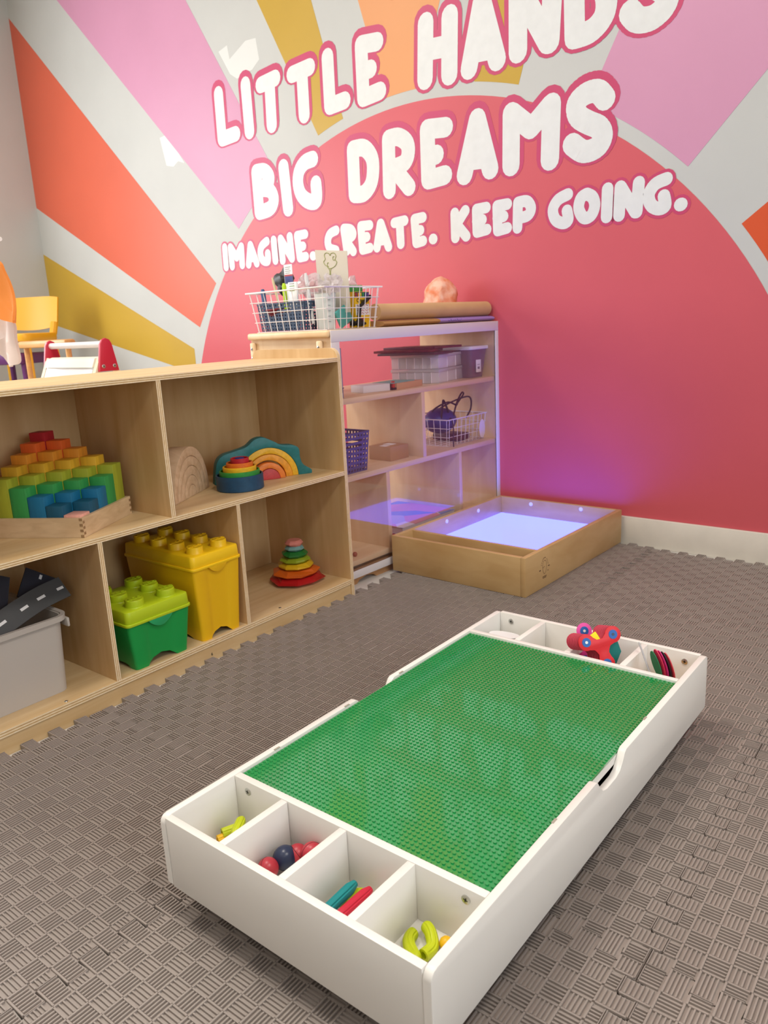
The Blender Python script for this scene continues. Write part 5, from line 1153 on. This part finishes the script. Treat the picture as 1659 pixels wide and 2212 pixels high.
nt.links.new(nz.outputs['Fac'], r.inputs[0]); nt.links.new(r.outputs[0], b.inputs['Base Color']); b.inputs['Roughness'].default_value = 0.4; b.inputs['Subsurface Weight'].default_value = 0.25; b.inputs['Subsurface Radius'].default_value = (0.03, 0.015, 0.01)
bm = BM(); lathe(bm, [(0.0001, 0), (rw*1.0, 0), (rw*1.02, 0.008), (rw*0.95, 0.012), (0.0001, 0.012)], (xs, yc, BZ+0.0003), 28, cap=False); part('base', bm, wood('lamp_base_wood', '#6a4a30', '#7c5a3c'), t)
bm = BM(); bmesh.ops.create_icosphere(bm, subdivisions=4, radius=1); H_ = zt2-BZ-0.012
for v in bm.verts:
    h = (v.co.z+1)/2; k = (1.0-0.10*h-0.45*h**4.5)*(1+0.13*noise.noise(v.co*2.1)+0.05*noise.noise(v.co*6)); q = Vector((v.co.x, v.co.y)); q = q.normalized()*min(1, q.length*1.25) if q.length > 1e-5 else q
    v.co = Vector((xs+q.x*rw*k, yc+q.y*rw*k, BZ+0.012+h*H_*(1+0.02*noise.noise(v.co*3))))
part('salt_rock', bm, m, t)

# ================================================================== BACKGROUND, far left (frame W)
def bgp(u, v, y): return fy(u, v, y, 'W')
YC = mat('chair_yellow', '#e5a81c', 0.4); PC = mat('chair_purple', '#5a2460', 0.4)
def kid_chair(t, c, zs, m, ang, w, d, zb0, zb1, tilt=0.05):
    """moulded chair turned by ang: seat, broad back panel on two posts, splayed legs"""
    Mz = Matrix.Translation((c[0], c[1], 0)) @ Matrix.Rotation(ang, 4, 'Z')       # chair faces local -y
    def put(nm, bm): bmesh.ops.transform(bm, matrix=Mz, verts=bm.verts); part(nm, bm, m, t)
    bm = BM(); prism(bm, rrect(-w/2, w/2, -d/2, d/2, 0.05), 'z', zs-0.045, zs, bev=0.010); put('seat', bm)
    bm = BM(); n = 12; V = []
    for s in range(n+1):
        f = -1+2*s/n; bow = 0.03*(1-f*f)
        V.append([(f*w*0.5, d/2-0.02+bow+g*tilt+q, (zb0+0.02*(1-f*f)*-1 if g == 0 else zb1-0.010*f**4)) for g in (0, 1) for q in (0, 0.014)])
    vs = [[bm.verts.new(p) for p in row] for row in V]
    for a, b in zip(vs, vs[1:]):
        for i, j in ((0, 2), (2, 3), (3, 1), (1, 0)): bm.faces.new((a[i], a[j], b[j], b[i]))
    for e in (vs[0], vs[-1]): bm.faces.new((e[0], e[2], e[3], e[1]))
    put('backrest', bm)
    for s in (-1, 1):
        bm = BM(); tube(bm, [(s*w*0.43, d/2-0.03, zs-0.01), (s*w*0.45, d/2-0.010, zb0+0.02)], 0.022, 10); put('back_post', bm)
    for sx in (-1, 1):
        for sy in (-1, 1):
            bm = BM(); tube(bm, [(sx*w*0.42, sy*d*0.40, zs-0.03), (sx*w*0.54, sy*d*0.56, FLOOR_Z)], [0.019, 0.014], 10); put('leg', bm)
a, b = bgp(26, 645, 2.30), bgp(98, 645, 2.30); wch = 0.36; zt3 = a.z; zb3 = bgp(60, 706, 2.25).z; zseat = bgp(110, 716, 2.1).z; ang = math.radians(32)
pc_ = bgp(62, 675, 2.30); dx, dy = -math.sin(ang)*0.17, math.cos(ang)*0.17; cc = (pc_.x-dx, 2.30-dy)
t = thing('stacking_chair', 'yellow plastic child chair on top of the stack by the left wall', 'chair', (cc[0], cc[1], FLOOR_Z), 'W', 'stacked child chairs')
kid_chair(t, cc, zseat, YC, ang, wch, 0.34, zb3, zt3)
t = thing('stacking_chair', 'purple plastic child chair stacked under the yellow one', 'chair', (cc[0], cc[1], FLOOR_Z), 'W', 'stacked child chairs')
zp = bgp(90, 762, 2.1).z; Mz = Matrix.Translation((cc[0], cc[1], 0)) @ Matrix.Rotation(ang, 4, 'Z'); bm = BM(); prism(bm, rrect(-wch*0.36, wch*0.36, -0.17, 0.13, 0.04), 'z', zp-0.06, zp, bev=0.01); bmesh.ops.transform(bm, matrix=Mz, verts=bm.verts); part('seat', bm, PC, t)
for sx in (-1, 1):
    for sy in (-1, 1):
        bm = BM(); tube(bm, [(sx*wch*0.30, sy*0.11-0.02, zp-0.03), (sx*wch*0.38, sy*0.14-0.02, FLOOR_Z)], [0.016, 0.012], 10); bmesh.ops.transform(bm, matrix=Mz, verts=bm.verts); part('leg', bm, PC, t)
bm = BM(); a, b = bgp(50, 745, 1.93), bgp(152, 738, 1.93); box(bm, (a.x, 1.90, a.z-0.018), (b.x, 1.96, a.z+0.018), 0.012); tube(bm, [(a.x+0.03, 1.93, a.z), (a.x+0.03, 1.93, FLOOR_Z)], 0.014, 10); tube(bm, [(b.x-0.03, 1.93, a.z), (b.x-0.03, 1.93, FLOOR_Z)], 0.014, 10)
solo('wooden_stand', bm, wood('stand_tan', '#c08a4c', '#d3a063', (2, 20, 20)), 'tan wooden rail in front of the stacked chairs', 'rail', ((a.x+b.x)/2, 1.93, FLOOR_Z), 'W')
# table easel on a low table
ye = 1.55; a, b = bgp(108, 742, ye), bgp(226, 735, ye); zt4 = bgp(226, 730, ye).z; w_ = b.x-a.x; zbse = zt4-0.36
t = thing('low_table', 'low wooden play table behind the shelf', 'table', ((a.x+b.x)/2, ye, FLOOR_Z), 'W')
bm = BM(); box(bm, (a.x-0.08, ye-0.20, zbse-0.03), (b.x+0.25, ye+0.20, zbse), 0.006); part('table_top', bm, MAPLE_Y, t)
for sx in (a.x-0.04, b.x+0.2):
    for sy in (ye-0.16, ye+0.16):
        bm = BM(); box(bm, (sx-0.02, sy-0.02, FLOOR_Z), (sx+0.02, sy+0.02, zbse-0.03), 0.003); part('leg', bm, MAPLE, t)
RB = mat('easel_red', '#bf1f3a', 0.4); EW = mat('easel_pale_wood', '#e8dcc0', 0.5)
t = thing('table_easel', 'small tabletop easel with red brackets and white board', 'easel', ((a.x+b.x)/2, ye, zbse), 'W')
for x in (a.x, b.x):
    bm = BM(); hw = 0.040; P = [(ye-hw, zt4-0.118), (ye+hw, zt4-0.118), (ye+0.022, zt4-0.02), (ye+0.014, zt4-0.006), (ye, zt4), (ye-0.014, zt4-0.006), (ye-0.022, zt4-0.02)]
    prism(bm, P, 'x', x-0.008, x+0.008, bev=0.002); br = part('bracket', bm, RB, t)
    for dy in (-0.022, 0.022): screw((x+0.0082, ye+dy, zt4-0.10), (1, 0, 0), t, 0.007)
    for s in (-1, 1):
        bm = BM(); tube(bm, [(x-0.014*(1 if x > a.x else -1), ye+s*0.018, zt4-0.07), (x-0.014*(1 if x > a.x else -1), ye+s*0.15, zbse)], 0.013, 4); part('leg', bm, EW, t)
bm = BM(); tube(bm, [(a.x+0.008, ye, zt4-0.022), (b.x-0.008, ye, zt4-0.022)], 0.012, 12); part('paper_roller', bm, WHITE, t)
ny = Vector((0, -0.132, -0.30)).normalized()
def slope(f): return Vector((0, ye-0.03, zt4-0.075)) + ny*f
p, q_ = slope(0), slope(0.27); bm = BM(); prism(bm, [(p.y, p.z), (q_.y, q_.z), (q_.y+0.012, q_.z+0.004), (p.y+0.012, p.z+0.004)], 'x', a.x+0.03, b.x-0.03); part('white_board', bm, mat('board_white', '#f0f4f8', 0.15), t)
p, q_ = slope(-0.004), slope(0.03); bm = BM(); prism(bm, [(p.y-0.006, p.z), (q_.y-0.006, q_.z), (q_.y+0.014, q_.z+0.006), (p.y+0.014, p.z+0.006)], 'x', a.x+0.028, b.x-0.028); part('top_rail', bm, mat('rail_cream', '#efeada', 0.45), t)
# hanging aprons at the picture's left edge
def cloth(name, label, pix, y, m, seed):
    P = [bgp(u, v, y) for u, v in pix]; pts = smooth_line(P, 5, closed=True); c = sum(pts, Vector())/len(pts); bm = BM(); rings = []
    for f in (1.0, 0.85, 0.6, 0.3):
        rings.append([(c+(p-c)*f) for p in pts])
    def dep(p): return 0.018*math.sin(p.x*38+seed)+0.01*math.sin(p.z*20+seed)
    for side in (0, 0.010):
        vs = [[bm.verts.new((p.x, p.y+dep(p)-side, p.z)) for p in r] for r in rings]; cv = bm.verts.new((c.x, c.y+dep(c)-side, c.z)); n = len(pts)
        for A, B in zip(vs, vs[1:]):
            for i in range(n): bm.faces.new((A[i], A[(i+1) % n], B[(i+1) % n], B[i]))
        for i in range(n): bm.faces.new((vs[-1][i], vs[-1][(i+1) % n], cv))
        if side == 0: first = vs[0]
        else:
            for i in range(n): bm.faces.new((first[i], first[(i+1) % n], vs[0][(i+1) % n], vs[0][i]))
    return solo(name, bm, m, label, 'apron', c, 'W')
cloth('hanging_apron', 'orange apron hanging at the left edge', [(-60, 540), (-8, 560), (4, 590), (18, 640), (34, 692), (24, 697), (8, 690), (-8, 672), (-60, 660)], 1.30, mat('apron_orange', '#e58a3c', 0.85), 1)
cloth('hanging_apron', 'cream apron hanging below the orange one', [(-60, 640), (-10, 655), (20, 690), (34, 696), (42, 730), (52, 778), (44, 788), (22, 790), (0, 760), (-60, 760)], 1.36, mat('apron_cream', '#ddcac0', 0.9), 2)
bm = BM(); p = bgp(-40, 545, 1.33); tube(bm, [(p.x-0.25, 1.33, p.z+0.03), (p.x+0.16, 1.33, p.z+0.03)], 0.008, 8); tube(bm, [(p.x-0.2, 1.33, p.z+0.03), (p.x-0.2, 1.33, FLOOR_Z)], 0.012, 8); tube(bm, [(p.x-0.45, 1.33, FLOOR_Z+0.012), (p.x-0.02, 1.33, FLOOR_Z+0.012)], 0.012, 8); tube(bm, [(p.x-0.2, 1.18, FLOOR_Z+0.012), (p.x-0.2, 1.48, FLOOR_Z+0.012)], 0.012, 8)
solo('apron_rack', bm, WHITE, 'white stand that holds the hanging aprons', 'rack', (p.x-0.2, 1.33, FLOOR_Z), 'W')
